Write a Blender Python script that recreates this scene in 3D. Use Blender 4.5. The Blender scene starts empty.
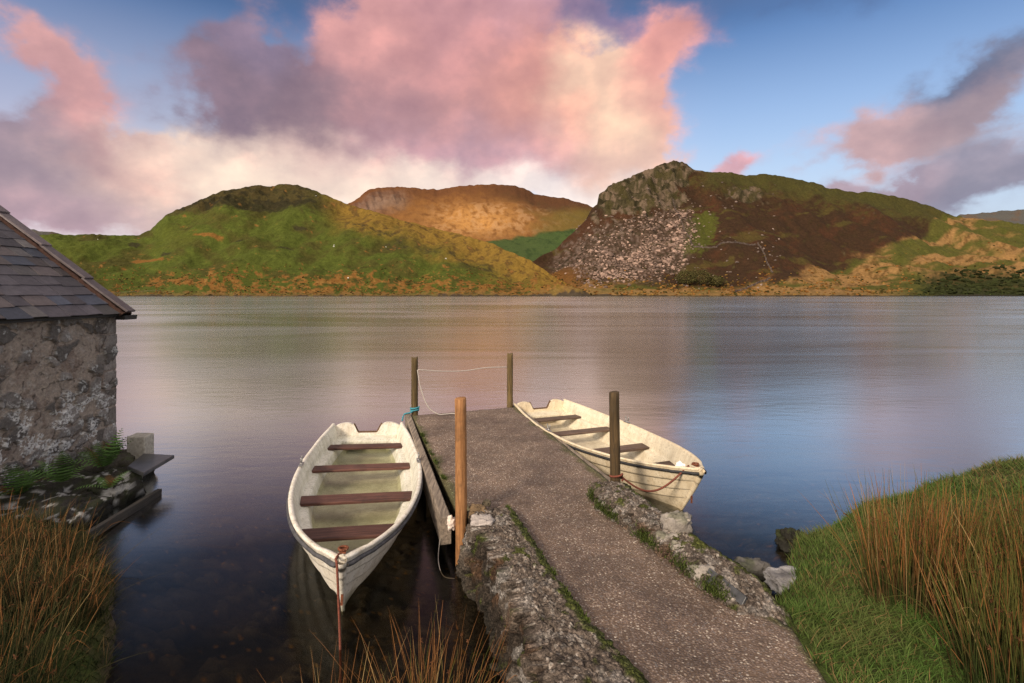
import bpy, math, random
import numpy as np
from mathutils import Matrix, Vector
random.seed(7); rng = np.random.default_rng(11)
SC = bpy.context.scene; COL = SC.collection
F, H, Y0 = 520.0, 2.7, 291.5          # focal length in pixels, eye height over the lake, horizon row
EXPO = 0.7
R = math.radians

# ------------------------------------------------------------------ numpy noise
_perm = np.random.default_rng(3).permutation(256).astype(np.int64); _perm = np.concatenate([_perm, _perm, _perm])
_grad = np.array([(1,1,0),(-1,1,0),(1,-1,0),(-1,-1,0),(1,0,1),(-1,0,1),(1,0,-1),(-1,0,-1),(0,1,1),(0,-1,1),(0,1,-1),(0,-1,-1)], float)
def perlin(x, y, z=0.0):
    x, y, z = np.broadcast_arrays(np.asarray(x, float), np.asarray(y, float), np.asarray(z, float))
    xi, yi, zi = np.floor(x).astype(np.int64), np.floor(y).astype(np.int64), np.floor(z).astype(np.int64)
    xf, yf, zf = x-xi, y-yi, z-zi
    fd = lambda t: t*t*t*(t*(t*6-15)+10)
    u, v, w = fd(xf), fd(yf), fd(zf)
    r = 0
    for dx in (0, 1):
        for dy in (0, 1):
            for dz in (0, 1):
                h = _perm[_perm[_perm[(xi+dx) & 255] + ((yi+dy) & 255)] + ((zi+dz) & 255)] % 12
                g = _grad[h]
                dot = g[..., 0]*(xf-dx)+g[..., 1]*(yf-dy)+g[..., 2]*(zf-dz)
                r = r + dot*(u if dx else 1-u)*(v if dy else 1-v)*(w if dz else 1-w)
    return r
def fbm(x, y, z=0.0, o=4, gain=.5):
    a, s, r = 1.0, 1.0, 0
    for i in range(o):
        r = r + a*perlin(np.asarray(x)*s+17.3*i, np.asarray(y)*s-9.1*i, np.asarray(z)*s+3.7*i); a *= gain; s *= 2.03
    return r
def ridged(x, y, z=0.0, o=4):
    a, s, r = 1.0, 1.0, 0
    for i in range(o):
        r = r + a*(1-2*np.abs(perlin(np.asarray(x)*s+7.3*i, np.asarray(y)*s-4.1*i, np.asarray(z)*s+1.7*i))); a *= .5; s *= 2.1
    return r
def _h(i, j, k): return _perm[_perm[_perm[i & 255] + (j & 255)] + (k & 255)]/255.0
def worley(x, y, seed=0):
    x = np.asarray(x, float); y = np.asarray(y, float)
    xi, yi = np.floor(x).astype(np.int64), np.floor(y).astype(np.int64)
    f1 = np.full(x.shape, 9.0); f2 = f1.copy(); rid = np.zeros(x.shape)
    for dx in (-1, 0, 1):
        for dy in (-1, 0, 1):
            cx, cy = xi+dx, yi+dy
            d = np.hypot(cx+.1+.8*_h(cx, cy, seed)-x, cy+.1+.8*_h(cx, cy, seed+57)-y)
            n = d < f1
            f2 = np.where(n, f1, np.minimum(f2, d)); rid = np.where(n, _h(cx, cy, seed+111), rid); f1 = np.where(n, d, f1)
    return f1, f2, rid
def ss(a, b, x):
    t = np.clip((x-a)/(b-a), 0, 1); return t*t*(3-2*t)
def mixc(c, d, t):
    return c*(1-t[..., None]) + np.asarray(d, float)*t[..., None]
def interp(x, pts): 
    p = sorted(pts); return np.interp(x, [a for a, b in p], [b for a, b in p])
def lin(*c): return tuple(((v/255)/12.92 if v/255 <= .04045 else ((v/255+.055)/1.055)**2.4) for v in c)
def P(px, py, d): return np.array([(px-512)/F*d, d, H-(py-Y0)/F*d])
def G(px, py, z):
    d = (H-z)*F/(py-Y0); return np.array([(px-512)/F*d, d, z])

# ------------------------------------------------------------------ objects
def tag(o, label=None, cat=None, group=None, kind=None):
    if label: o['label'] = label
    if cat: o['category'] = cat
    if group: o['group'] = group
    if kind: o['kind'] = kind
    return o
def empty(name, loc, rz=0.0, label=None, cat=None, group=None):
    o = bpy.data.objects.new(name, None); COL.objects.link(o); o.location = loc; o.rotation_euler = (0, 0, rz); o.empty_display_size = .2
    return tag(o, label, cat, group)
def mesh(name, V, Fc, mat, parent=None, col=None, smooth=True, local=False, origin=True):
    V = np.asarray(V, float).reshape(-1, 3)
    loc = np.zeros(3)
    if parent is None and origin:
        lo, hi = V.min(0), V.max(0); loc = np.array([(lo[0]+hi[0])/2, (lo[1]+hi[1])/2, lo[2]]); V = V-loc
    me = bpy.data.meshes.new(name)
    if isinstance(Fc, np.ndarray):
        k = Fc.shape[1]; n = len(Fc)
        me.vertices.add(len(V)); me.vertices.foreach_set('co', V.astype(np.float32).ravel())
        me.loops.add(n*k); me.loops.foreach_set('vertex_index', Fc.astype(np.int32).ravel())
        me.polygons.add(n); me.polygons.foreach_set('loop_start', (np.arange(n)*k).astype(np.int32))
        me.update(calc_edges=True)
    else:
        me.from_pydata(V.tolist(), [], [list(map(int, f)) for f in Fc]); me.update()
    me.polygons.foreach_set('use_smooth', np.full(len(me.polygons), smooth, bool))
    if col is not None:
        c = np.ones((len(V), 4), np.float32); c[:, :3] = np.asarray(col, float).reshape(-1, 3)
        a = me.color_attributes.new('Col', 'FLOAT_COLOR', 'POINT'); a.data.foreach_set('color', c.ravel())
    me.materials.append(mat); me.validate()
    o = bpy.data.objects.new(name, me); COL.objects.link(o); o.location = loc
    if parent is not None:
        o.parent = parent
        if not local: o.matrix_parent_inverse = (Matrix.Translation(parent.location) @ parent.rotation_euler.to_matrix().to_4x4()).inverted()
    return o
def gridf(n, m, wrap=False):
    i = np.arange(n-1)[:, None]*m; j = np.arange(m if wrap else m-1)[None, :]; j2 = (j+1) % m
    return np.stack([(i+j), (i+j2), (i+m+j2), (i+m+j)], -1).reshape(-1, 4)
class MB:
    def __init__(s): s.V = []; s.F = []; s.C = []; s.n = 0
    def add(s, V, Fc, col=None):
        V = np.asarray(V, float).reshape(-1, 3)
        s.V.append(V); s.F += [[int(i)+s.n for i in f] for f in Fc]; s.n += len(V)
        s.C.append(np.tile(np.asarray(col if col is not None else (1, 1, 1), float), (len(V), 1)) if col is None or np.ndim(col) == 1 else np.asarray(col))
        return s
    def box(s, c, size, M=None, col=None, jit=0):
        v = np.array([(x, y, z) for x in (-.5, .5) for y in (-.5, .5) for z in (-.5, .5)])*np.asarray(size)
        if jit: v = v+rng.uniform(-jit, jit, v.shape)
        if M is not None: v = v @ np.asarray(M).T
        return s.add(v+np.asarray(c), [(0, 1, 3, 2), (4, 6, 7, 5), (0, 4, 5, 1), (2, 3, 7, 6), (0, 2, 6, 4), (1, 5, 7, 3)], col)
    def build(s, name, mat, parent=None, smooth=False, bevel=0, local=False, usecol=False):
        o = mesh(name, np.concatenate(s.V), s.F, mat, parent, np.concatenate(s.C) if usecol else None, smooth, local)
        if bevel:
            b = o.modifiers.new('bevel', 'BEVEL'); b.width = bevel; b.segments = 2; b.limit_method = 'ANGLE'
        return o
def tubes(paths, radii, k=5, cap=True):
    """paths N,K,3  radii N,K -> verts, quads"""
    paths = np.asarray(paths, float); radii = np.asarray(radii, float)
    N, K, _ = paths.shape
    t = np.gradient(paths, axis=1); t /= np.linalg.norm(t, axis=2, keepdims=True)+1e-9
    ref = np.where(np.abs(t[..., 2:3]) > .9, np.array([1., 0, 0]), np.array([0, 0, 1.]))
    a = np.cross(t, ref); a /= np.linalg.norm(a, axis=2, keepdims=True)+1e-9
    b = np.cross(t, a)
    th = np.arange(k)*2*math.pi/k
    V = paths[:, :, None, :] + radii[:, :, None, None]*(a[:, :, None, :]*np.cos(th)[None, None, :, None] + b[:, :, None, :]*np.sin(th)[None, None, :, None])
    base = gridf(K, k, True)
    Fc = (base[None]+(np.arange(N)*K*k)[:, None, None]).reshape(-1, 4)
    return V.reshape(-1, 3), Fc
def tube_obj(name, pts, r, mat, parent=None, k=8, local=False, sub=6, col=None):
    pts = np.asarray(pts, float)
    tt = np.linspace(0, len(pts)-1, (len(pts)-1)*sub+1)
    # catmull-rom
    q = []
    for t in tt:
        i = min(int(t), len(pts)-2); u = t-i
        p0, p1, p2, p3 = pts[max(i-1, 0)], pts[i], pts[i+1], pts[min(i+2, len(pts)-1)]
        q.append(.5*((2*p1)+(-p0+p2)*u+(2*p0-5*p1+4*p2-p3)*u*u+(-p0+3*p1-3*p2+p3)*u**3))
    q = np.array(q); rr = np.full(len(q), r)
    V, Fc = tubes(q[None], rr[None], k)
    Fl = [list(f) for f in Fc]; n = len(q)
    Fl += [list(range(k))[::-1], list(range((n-1)*k, n*k))]
    return mesh(name, V, Fl, mat, parent, None, True, local)

# ------------------------------------------------------------------ materials
class NT:
    def __init__(s, nt): s.t = nt; s.n = nt.nodes; s.l = nt.links
    def N(s, ty, **kw):
        n = s.n.new(ty)
        for k, v in kw.items():
            if hasattr(n, k): setattr(n, k, v)
            else: n.inputs[k].default_value = v
        return n
    def L(s, a, b): s.l.new(a, b)
    def m(s, op, a, b=None, c=None, clamp=False):
        n = s.n.new('ShaderNodeMath'); n.operation = op; n.use_clamp = clamp
        for i, v in enumerate((a, b, c)):
            if v is None: continue
            if isinstance(v, (int, float)): n.inputs[i].default_value = v
            else: s.l.new(v, n.inputs[i])
        return n.outputs[0]
    def v(s, op, a, b=None, c=None):
        n = s.n.new('ShaderNodeVectorMath'); n.operation = op
        for i, v in enumerate((a, b, c)):
            if v is None: continue
            if isinstance(v, (tuple, list)): n.inputs[i].default_value = v
            else: s.l.new(v, n.inputs[i])
        return n.outputs[0]
    def mix(s, fac, a, b, blend='MIX'):
        n = s.n.new('ShaderNodeMix'); n.data_type = 'RGBA'; n.blend_type = blend; n.clamp_factor = True
        for i, v in ((0, fac), (6, a), (7, b)):
            if isinstance(v, (int, float)): n.inputs[i].default_value = v
            elif isinstance(v, (tuple, list)): n.inputs[i].default_value = (*v[:3], 1)
            else: s.l.new(v, n.inputs[i])
        return n.outputs[2]
    def noise(s, scale, detail=4, rough=.55, vec=None, dist=0):
        n = s.n.new('ShaderNodeTexNoise'); n.inputs['Scale'].default_value = scale; n.inputs['Detail'].default_value = detail
        n.inputs['Roughness'].default_value = rough; n.inputs['Distortion'].default_value = dist
        if vec is not None: s.l.new(vec, n.inputs['Vector'])
        return n.outputs['Fac']
    def ramp(s, fac, stops):
        n = s.n.new('ShaderNodeValToRGB'); s.l.new(fac, n.inputs[0]); e = n.color_ramp.elements
        while len(e) < len(stops): e.new(.5)
        for q, (p, c) in zip(e, stops):
            q.position = p; q.color = (*(c if isinstance(c, (tuple, list)) else (c, c, c))[:3], 1)
        return n.outputs[0]
def new_mat(name):
    m = bpy.data.materials.new(name); m.use_nodes = True
    t = NT(m.node_tree); b = t.n['Principled BSDF']; return m, t, b
def bump(t, b, h, strength, dist):
    n = t.N('ShaderNodeBump'); n.inputs['Strength'].default_value = strength; n.inputs['Distance'].default_value = dist
    t.L(h, n.inputs['Height']); t.L(n.outputs[0], b.inputs['Normal'])
def pos(t, sc=(1, 1, 1)):
    g = t.N('ShaderNodeNewGeometry'); return t.v('MULTIPLY', g.outputs['Position'], sc) if sc != (1, 1, 1) else g.outputs['Position']
def objc(t, sc=(1, 1, 1)):
    g = t.N('ShaderNodeTexCoord'); return t.v('MULTIPLY', g.outputs['Object'], sc) if sc != (1, 1, 1) else g.outputs['Object']
def mat_vcol(name, scale=30, var=.35, rough=.85, bmp=.4, bdist=.01, scale2=None, spec=.25, double=False):
    m, t, b = new_mat(name)
    a = t.N('ShaderNodeVertexColor', layer_name='Col').outputs[0]
    p = pos(t)
    n1 = t.noise(scale, 5, .6, p); n2 = t.noise(scale2 or scale*4.3, 3, .6, p)
    k = t.m('ADD', t.m('MULTIPLY', n1, 1.3), t.m('MULTIPLY', n2, .7))
    g = t.m('MULTIPLY_ADD', t.m('SUBTRACT', k, 1.0), var*2.4, 1.0)
    mul = t.v('SCALE', a); mul.node.inputs[3].default_value = 1; t.L(g, mul.node.inputs[3])
    t.L(mul, b.inputs['Base Color']); b.inputs['Roughness'].default_value = rough; b.inputs['Specular IOR Level'].default_value = spec
    if bmp: bump(t, b, k, bmp, bdist)
    return m
def mat_wood(name, c1, c2, rough=.7, axis=2, grain=60, stain=(.05, .04, .03), st=.4):
    m, t, b = new_mat(name)
    sc = [grain, grain, grain]; sc[axis] = grain*.05
    p = objc(t, tuple(sc)); g = t.noise(1.0, 5, .65, p, .6)
    c = t.mix(t.ramp(g, [(.38, 0), (.62, 1)]), c1, c2)
    s = t.noise(4.0, 5, .65, objc(t)); c = t.mix(t.m('MULTIPLY', t.ramp(s, [(.5, 0), (.68, 1)]), st), c, stain)
    info = t.N('ShaderNodeObjectInfo')
    c = t.mix(1.0, c, t.ramp(info.outputs['Random'], [(0, .75), (1, 1.2)]), 'MULTIPLY')
    t.L(c, b.inputs['Base Color']); b.inputs['Roughness'].default_value = rough; b.inputs['Specular IOR Level'].default_value = .3
    bump(t, b, g, .9, .008); return m
def mat_plain(name, c, rough=.6, var=.25, scale=20, spec=.4, metal=0):
    m, t, b = new_mat(name); n = t.noise(scale, 5, .65, objc(t))
    c2 = tuple(v*(1-var) for v in c); c1 = tuple(min(1, v*(1+var)) for v in c)
    t.L(t.mix(t.ramp(n, [(.35, 0), (.65, 1)]), c2, c1), b.inputs['Base Color']); b.inputs['Roughness'].default_value = rough
    b.inputs['Specular IOR Level'].default_value = spec; b.inputs['Metallic'].default_value = metal
    bump(t, b, n, .2, .004); return m
def mat_paint(name, base, grime, lo, algae=(.10, .10, .035)):
    """weathered boat gelcoat: grime streaks, algae tint low down"""
    m, t, b = new_mat(name)
    p = objc(t); st = t.noise(1.0, 6, .7, objc(t, (9, 9, 2.2))); fine = t.noise(38, 4, .7, p); big = t.noise(2.6, 4, .6, p)
    c = t.mix(t.m('MULTIPLY', t.ramp(st, [(.42, 0), (.68, 1)]), .6), base, grime)
    c = t.mix(t.m('MULTIPLY', t.ramp(fine, [(.54, 0), (.66, 1)]), .6), c, tuple(g*.55 for g in grime))
    z = t.N('ShaderNodeSeparateXYZ'); t.L(p, z.inputs[0])
    k = t.m('ADD', t.m('MULTIPLY_ADD', z.outputs[2], -5.0, lo), t.m('MULTIPLY_ADD', big, 2.2, -1.1))
    c = t.mix(t.m('MULTIPLY', k, .8, clamp=True), c, algae)
    t.L(c, b.inputs['Base Color']); b.inputs['Roughness'].default_value = .5; b.inputs['Specular IOR Level'].default_value = .35
    bump(t, b, fine, .12, .003); return m

M = {}
M['hill'] = mat_vcol('hill turf and heather', .45, .38, .95, .7, .7, 2.3, .05)
M['rock'] = mat_vcol('scree stone', .6, .3, .9, .5, .3, 3, .1)
M['tuft'] = mat_vcol('bracken', .5, .35, .95, 0, 0, 2, .05)
M['masonry'] = mat_vcol('lichened rubble masonry', 22, .42, .92, .8, .012, 110, .15)
def mat_rubble():
    m, t, b = new_mat('mossy rubble concrete'); a = t.N('ShaderNodeVertexColor', layer_name='Col').outputs[0]; p = pos(t)
    v1 = t.N('ShaderNodeTexVoronoi', Scale=70.0); t.L(p, v1.inputs['Vector']); sc = t.N('ShaderNodeSeparateColor'); t.L(v1.outputs['Color'], sc.inputs[0])
    n1 = t.noise(26, 6, .7, p); n2 = t.noise(120, 4, .7, p)
    k = t.m('MULTIPLY', t.ramp(sc.outputs[0], [(0, .55), (.6, .95), (.85, 1.35), (1, 1.9)]), t.ramp(n1, [(.3, .55), (.5, 1.0), (.7, 1.5)]))
    k = t.m('MULTIPLY', k, t.ramp(n2, [(.3, .6), (.7, 1.4)]))
    mul = t.v('SCALE', a); t.L(k, mul.node.inputs[3]); t.L(mul, b.inputs['Base Color']); b.inputs['Roughness'].default_value = .93; b.inputs['Specular IOR Level'].default_value = .15
    bump(t, b, t.m('ADD', t.m('MULTIPLY', n1, 1.2), t.m('SUBTRACT', t.m('MULTIPLY', n2, .5), t.m('MULTIPLY', v1.outputs['Distance'], .6))), 1.0, .014); return m
M['rubble'] = mat_rubble()
M['shore'] = mat_vcol('lake bed and turf', 9, .5, .9, .6, .02, 60, .15)
M['grass'] = mat_vcol('grass blades', 6, .25, .8, 0, 0, 30, .15)
M['slate'] = mat_vcol('roof slate', 14, .4, .55, .4, .006, 90, .4)
M['boulder'] = mat_vcol('lakeside boulder', 12, .4, .8, .8, .02, 60, .2)
M['post_old'] = mat_wood('weathered post wood', (.075, .05, .02), (.17, .115, .045), .8, 2, 50)
M['post_new'] = mat_wood('orange post wood', (.19, .085, .03), (.34, .165, .066), .75, 2, 55, (.10, .05, .022), .75)
M['post_dark'] = mat_wood('dark post wood', (.04, .026, .012), (.1, .062, .026), .8, 2, 50)
M['board'] = mat_wood('grey jetty board', (.12, .095, .075), (.27, .215, .165), .85, 1, 40)
M['board_dark'] = mat_wood('black wet board', (.015, .014, .013), (.04, .036, .033), .6, 1, 40)
M['thwart_red'] = mat_wood('red brown thwart wood', (.055, .022, .016), (.135, .06, .045), .6, 1, 45, (.03, .02, .017), .6)
M['thwart_grey'] = mat_wood('grey brown thwart wood', (.07, .043, .03), (.15, .1, .075), .65, 1, 45, (.03, .02, .017), .5)
M['hull_a'] = mat_paint('stained white boat shell', (.80, .75, .66), (.44, .36, .24), .8)
M['liner_a'] = mat_paint('algae stained boat lining', (.74, .71, .61), (.36, .33, .22), .95, (.27, .265, .19))
M['hull_b'] = mat_paint('cream boat shell', (.76, .65, .47), (.47, .35, .2), .45, (.2, .13, .05))
M['liner_b'] = mat_paint('cream boat lining', (.74, .66, .5), (.45, .37, .25), .55, (.3, .24, .15))
M['rub_a'] = mat_plain('slate blue rubber', (.075, .073, .078), .7, .4)
M['rub_b'] = mat_plain('near black rubber', (.026, .025, .026), .6, .4)
M['metal'] = mat_plain('galvanised metal', (.33, .32, .31), .45, .4, 60, .5, .7)
M['rust'] = mat_plain('rusty iron', (.16, .05, .022), .85, .5, 60)
M['worn'] = mat_plain('worn brown edge', (.11, .06, .032), .85, .5, 60)
M['rope_red'] = mat_plain('rust red rope', (.17, .05, .03), .9, .45, 90)
M['rope_pale'] = mat_plain('pale rope', (.42, .37, .33), .9, .2, 90)
M['rope_blue'] = mat_plain('blue rope', (.05, .26, .32), .8, .3, 60)
M['cloth'] = mat_plain('off white cloth', (.66, .55, .47), .9, .2, 30)
M['paper'] = mat_plain('white plastic', (.8, .79, .77), .6, .08, 30)
M['conc'] = mat_plain('pale concrete', (.38, .35, .30), .9, .25, 22)
M['slab'] = mat_plain('wet slate slab', (.05, .05, .052), .35, .4, 12)
M['wool'] = mat_plain('sheep wool', (.6, .57, .5), .95, .15, 6)
M['bark'] = mat_plain('bark', (.06, .045, .03), .9, .3, 3)

def mat_path():
    m, t, b = new_mat('pebbled concrete')
    a = t.N('ShaderNodeVertexColor', layer_name='Col').outputs[0]
    p = pos(t); vo = t.N('ShaderNodeTexVoronoi', Scale=66.0); t.L(p, vo.inputs['Vector'])
    vo2 = t.N('ShaderNodeTexVoronoi', Scale=120.0); t.L(p, vo2.inputs['Vector'])
    r1 = t.N('ShaderNodeSeparateColor'); t.L(vo.outputs['Color'], r1.inputs[0])
    r2 = t.N('ShaderNodeSeparateColor'); t.L(vo2.outputs['Color'], r2.inputs[0])
    st = t.ramp(r1.outputs[0], [(0, (.055, .04, .033)), (.25, (.10, .075, .062)), (.45, (.155, .11, .085)), (.62, (.12, .11, .108)), (.78, (.21, .16, .125)), (.9, (.28, .235, .195)), (1, (.42, .38, .33))])
    s2 = t.ramp(r2.outputs[0], [(0, (.05, .04, .037)), (.5, (.12, .09, .078)), (.85, (.2, .15, .125)), (1, (.36, .3, .26))])
    c = t.mix(t.ramp(r1.outputs[1], [(.45, 0), (.5, 1)]), s2, st)
    mort = (.088, .06, .043)
    c = t.mix(t.ramp(vo.outputs['Distance'], [(.38, 0), (.62, 1)]), c, mort)
    big = t.noise(1.6, 5, .6, p); mid = t.noise(9, 5, .65, p)
    c = t.mix(t.m('MULTIPLY', t.ramp(mid, [(.45, 0), (.7, 1)]), .5), c, (.06, .043, .033))
    c = t.mix(1.0, c, t.ramp(big, [(.3, 1.0), (.5, 1.4), (.7, 1.75)]), 'MULTIPLY')
    c = t.mix(1.0, c, a, 'MULTIPLY')
    t.L(c, b.inputs['Base Color']); b.inputs['Specular IOR Level'].default_value = .35
    t.L(t.ramp(big, [(.35, .55), (.65, .85)]), b.inputs['Roughness'])
    h = t.m('SUBTRACT', t.m('MULTIPLY', mid, .8), vo.outputs['Distance']); bump(t, b, h, .7, .008)
    return m
M['path'] = mat_path()

def mat_water(name, rough, tint, ior, nrm=True):
    m = bpy.data.materials.new(name); m.use_nodes = True; t = NT(m.node_tree); t.n.remove(t.n['Principled BSDF'])
    out = t.n['Material Output']
    gl = t.N('ShaderNodeBsdfGlossy'); gl.inputs['Roughness'].default_value = rough; gl.inputs['Color'].default_value = (.94, .985, .98, 1)
    tr = t.N('ShaderNodeBsdfTransparent'); tr.inputs['Color'].default_value = (*tint, 1)
    fr = t.N('ShaderNodeLayerWeight', Blend=.5); fac = t.ramp(fr.outputs['Facing'], [(0, .012), (.40, .016), (.49, .034), (.60, .125), (.71, .56), (.80, .84), (.93, .93), (1, 1)]) if nrm else t.m('MULTIPLY_ADD', t.m('POWER', fr.outputs['Facing'], ior), .96, .018)
    if nrm:
        p1 = pos(t, (.7, 1.6, 1)); p2 = pos(t, (.035, .11, 1))
        n1 = t.noise(2.2, 2, .5, p1, .4); n2 = t.noise(1.0, 3, .5, p2, .8)
        h = t.m('ADD', t.m('MULTIPLY', n1, .004), t.m('MULTIPLY', n2, .07))
        b = t.N('ShaderNodeBump'); b.inputs['Strength'].default_value = 1.0; b.inputs['Distance'].default_value = 1.0
        t.L(h, b.inputs['Height']); t.L(b.outputs[0], gl.inputs['Normal'])
        gust = t.noise(1.0, 5, .62, pos(t, (.018, .06, 1)), 1.2)
        t.L(t.ramp(gust, [(.35, (rough*.85,)*3), (.65, (rough*1.25,)*3)]), gl.inputs['Roughness'])
    mx = t.N('ShaderNodeMixShader'); t.L(fac, mx.inputs[0]); t.L(tr.outputs[0], mx.inputs[1]); t.L(gl.outputs[0], mx.inputs[2])
    t.L(mx.outputs[0], out.inputs['Surface']); return m
M['lake'] = mat_water('lake water', .19, (.50, .47, .40), 2.75)
M['bilge'] = mat_water('rain water in the boat', .3, (.84, .84, .70), 5.0, False)

# ------------------------------------------------------------------ camera, sun, sky
cam = bpy.data.cameras.new('camera'); co = bpy.data.objects.new('camera', cam); COL.objects.link(co); SC.camera = co
cam.sensor_width = 36; cam.lens = F/1024*36; cam.shift_y = -(341.5-Y0)/1024; cam.clip_end = 20000; cam.clip_start = .05
co.location = (0, 0, H); co.rotation_euler = (R(90), 0, 0)
SUN_AZ, SUN_EL = R(214), R(29)      # clockwise from +Y: behind the viewer's left shoulder
sd = Vector((math.sin(SUN_AZ)*math.cos(SUN_EL), math.cos(SUN_AZ)*math.cos(SUN_EL), math.sin(SUN_EL)))
sl = bpy.data.lights.new('sun', 'SUN'); sl.energy = 2.5; sl.angle = R(10); sl.color = (1, .85, .68)
so = bpy.data.objects.new('sun', sl); COL.objects.link(so); so.rotation_euler = sd.to_track_quat('Z', 'Y').to_euler(); so.location = (-20, -20, 30)
SC.view_settings.view_transform = 'Standard'; SC.view_settings.look = 'None'; SC.view_settings.exposure = EXPO; SC.view_settings.gamma = 1
SC.view_settings.use_curve_mapping = False
SC.cycles.use_denoising = True; SC.cycles.denoising_prefilter = 'NONE'; SC.cycles.sample_clamp_indirect = 4.0; SC.cycles.transparent_max_bounces = 12; SC.cycles.max_bounces = 8

def world():
    w = bpy.data.worlds.new('World'); SC.world = w; w.use_nodes = True; t = NT(w.node_tree)
    out = t.n['World Output']; bg = t.n['Background']
    sky = t.N('ShaderNodeTexSky', sky_type='NISHITA'); sky.sun_disc = False; sky.sun_elevation = SUN_EL; sky.sun_rotation = SUN_AZ
    sky.air_density = 1.0; sky.dust_density = .6; sky.ozone_density = 2.0
    d = t.N('ShaderNodeTexCoord').outputs['Generated']
    sp = t.N('ShaderNodeSeparateXYZ'); t.L(d, sp.inputs[0])
    az = t.m('MULTIPLY', t.m('ARCTAN2', sp.outputs[0], sp.outputs[1]), 57.2958)
    el = t.m('MULTIPLY', t.m('ARCSINE', sp.outputs[2]), 57.2958)
    # colour of the clear sky: Nishita, deepened with height, creamy low down
    g = t.m('MULTIPLY', el, 1/90., clamp=True)
    tint = t.ramp(g, [(0, (1.0, .92, .86)), (.08, (1.0, 1.0, 1.0)), (.2, (.66, .78, .90)), (.30, (.40, .54, .70)), (.36, (.34, .46, .62)), (.6, (.5, .5, .5)), (1, (.7, .7, .7))])
    base = t.mix(1.0, sky.outputs[0], tint, 'MULTIPLY')
    hz = t.m('MULTIPLY', t.ramp(g, [(0, .9), (.08, .8), (.17, .38), (.29, 0)]), 1.0)
    K = .1
    hi = t.ramp(g, [(.27, 0), (.42, .92)])
    s = 2**-EXPO
    cl = lambda *c: tuple(v*s for v in lin(*c))
    azf = t.m('MULTIPLY_ADD', az, 1/100., .5, clamp=True)
    hcol = t.ramp(azf, [(.05, cl(228, 208, 218)), (.3, cl(255, 236, 222)), (.55, cl(246, 236, 240)), (.72, cl(205, 215, 232)), (1, cl(190, 200, 220))])
    base = t.mix(hz, base, t.v('SCALE', hcol)); base.node.inputs[7].links[0].from_node.inputs[3].default_value = 1/K
    base = t.mix(hi, base, tuple(v/K for v in cl(112, 106, 114)))
    # cloud coordinates in degrees, warped; noise runs on the direction so nothing is tied to the picture
    w1 = t.N('ShaderNodeTexNoise'); w1.inputs['Scale'].default_value = 5.5; w1.inputs['Detail'].default_value = 3; w1.inputs['Roughness'].default_value = .5
    t.L(d, w1.inputs['Vector'])
    w2 = t.N('ShaderNodeTexNoise'); w2.inputs['Scale'].default_value = 15; w2.inputs['Detail'].default_value = 5; w2.inputs['Roughness'].default_value = .58
    t.L(t.v('MULTIPLY', d, (.8, 1, 1.2)), w2.inputs['Vector'])
    wv = t.v('ADD', t.v('MULTIPLY', t.v('SUBTRACT', w1.outputs['Color'], (.5, .5, .5)), (11, 9, 0)), t.v('MULTIPLY', t.v('SUBTRACT', w2.outputs['Color'], (.5, .5, .5)), (6.5, 5, 0)))
    cb = t.N('ShaderNodeCombineXYZ'); t.L(az, cb.inputs[0]); t.L(el, cb.inputs[1])
    p = t.v('ADD', cb.outputs[0], wv)
    blobs = [ # px, py, rx, ry, rot, colour, weight
        (92, 112, 60, 78, 24, (206, 156, 156), .75), (66, 70, 50, 40, 20, (206, 158, 158), .55), (122, 165, 80, 50, -20, (182, 146, 152), 1.0), (35, 165, 95, 60, 0, (156, 138, 152), 1.2), (60, 205, 170, 40, 0, (186, 158, 168), 1.2),
        (245, 182, 170, 52, 4, (255, 230, 210), 1.7), (165, 172, 60, 32, 0, (232, 178, 168), .9), (330, 165, 110, 35, -5, (240, 198, 190), 1.0),
        (232, 88, 95, 70, -8, (132, 114, 130), 1.2), (252, 30, 45, 55, 15, (140, 124, 146), .8), (300, 118, 90, 55, -10, (150, 124, 134), 1.1),
        (400, 60, 95, 75, 0, (212, 154, 152), 1.3), (372, 40, 50, 60, 10, (232, 172, 168), .8), (425, 115, 120, 60, -6, (180, 140, 146), 1.3), (462, 10, 100, 60, 0, (206, 154, 160), 1.3), (520, -10, 70, 40, 0, (224, 172, 180), .9),
        (510, 85, 80, 75, -4, (218, 156, 148), 1.2), (565, 115, 100, 75, 0, (236, 170, 152), 1.3), (600, 114, 62, 74, 0, (255, 226, 194), 2.2), (585, 150, 80, 45, 0, (228, 182, 178), 1.0),
        (655, 52, 70, 46, 25, (236, 166, 156), 1.0), (640, 95, 58, 56, 0, (242, 180, 164), .9), (490, 158, 140, 42, 0, (200, 162, 174), 1.2),
        (560, 192, 190, 28, 0, (255, 242, 236), 1.5), (400, 186, 130, 28, 0, (255, 232, 214), 1.6),
        (880, 138, 130, 34, 14, (198, 164, 166), .8), (985, 108, 120, 42, 16, (164, 146, 154), .9), (970, 185, 150, 44, 8, (146, 142, 160), 1.1), (880, 190, 70, 20, 5, (178, 156, 168), .8),
        (1000, 62, 110, 34, 8, (108, 116, 142), .6), (748, 160, 50, 17, 5, (212, 164, 174), .7), (600, 5, 60, 24, 0, (132, 120, 152), .6), (800, 5, 160, 26, 0, (84, 100, 138), .3)]
    gs = None; cs = None
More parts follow.
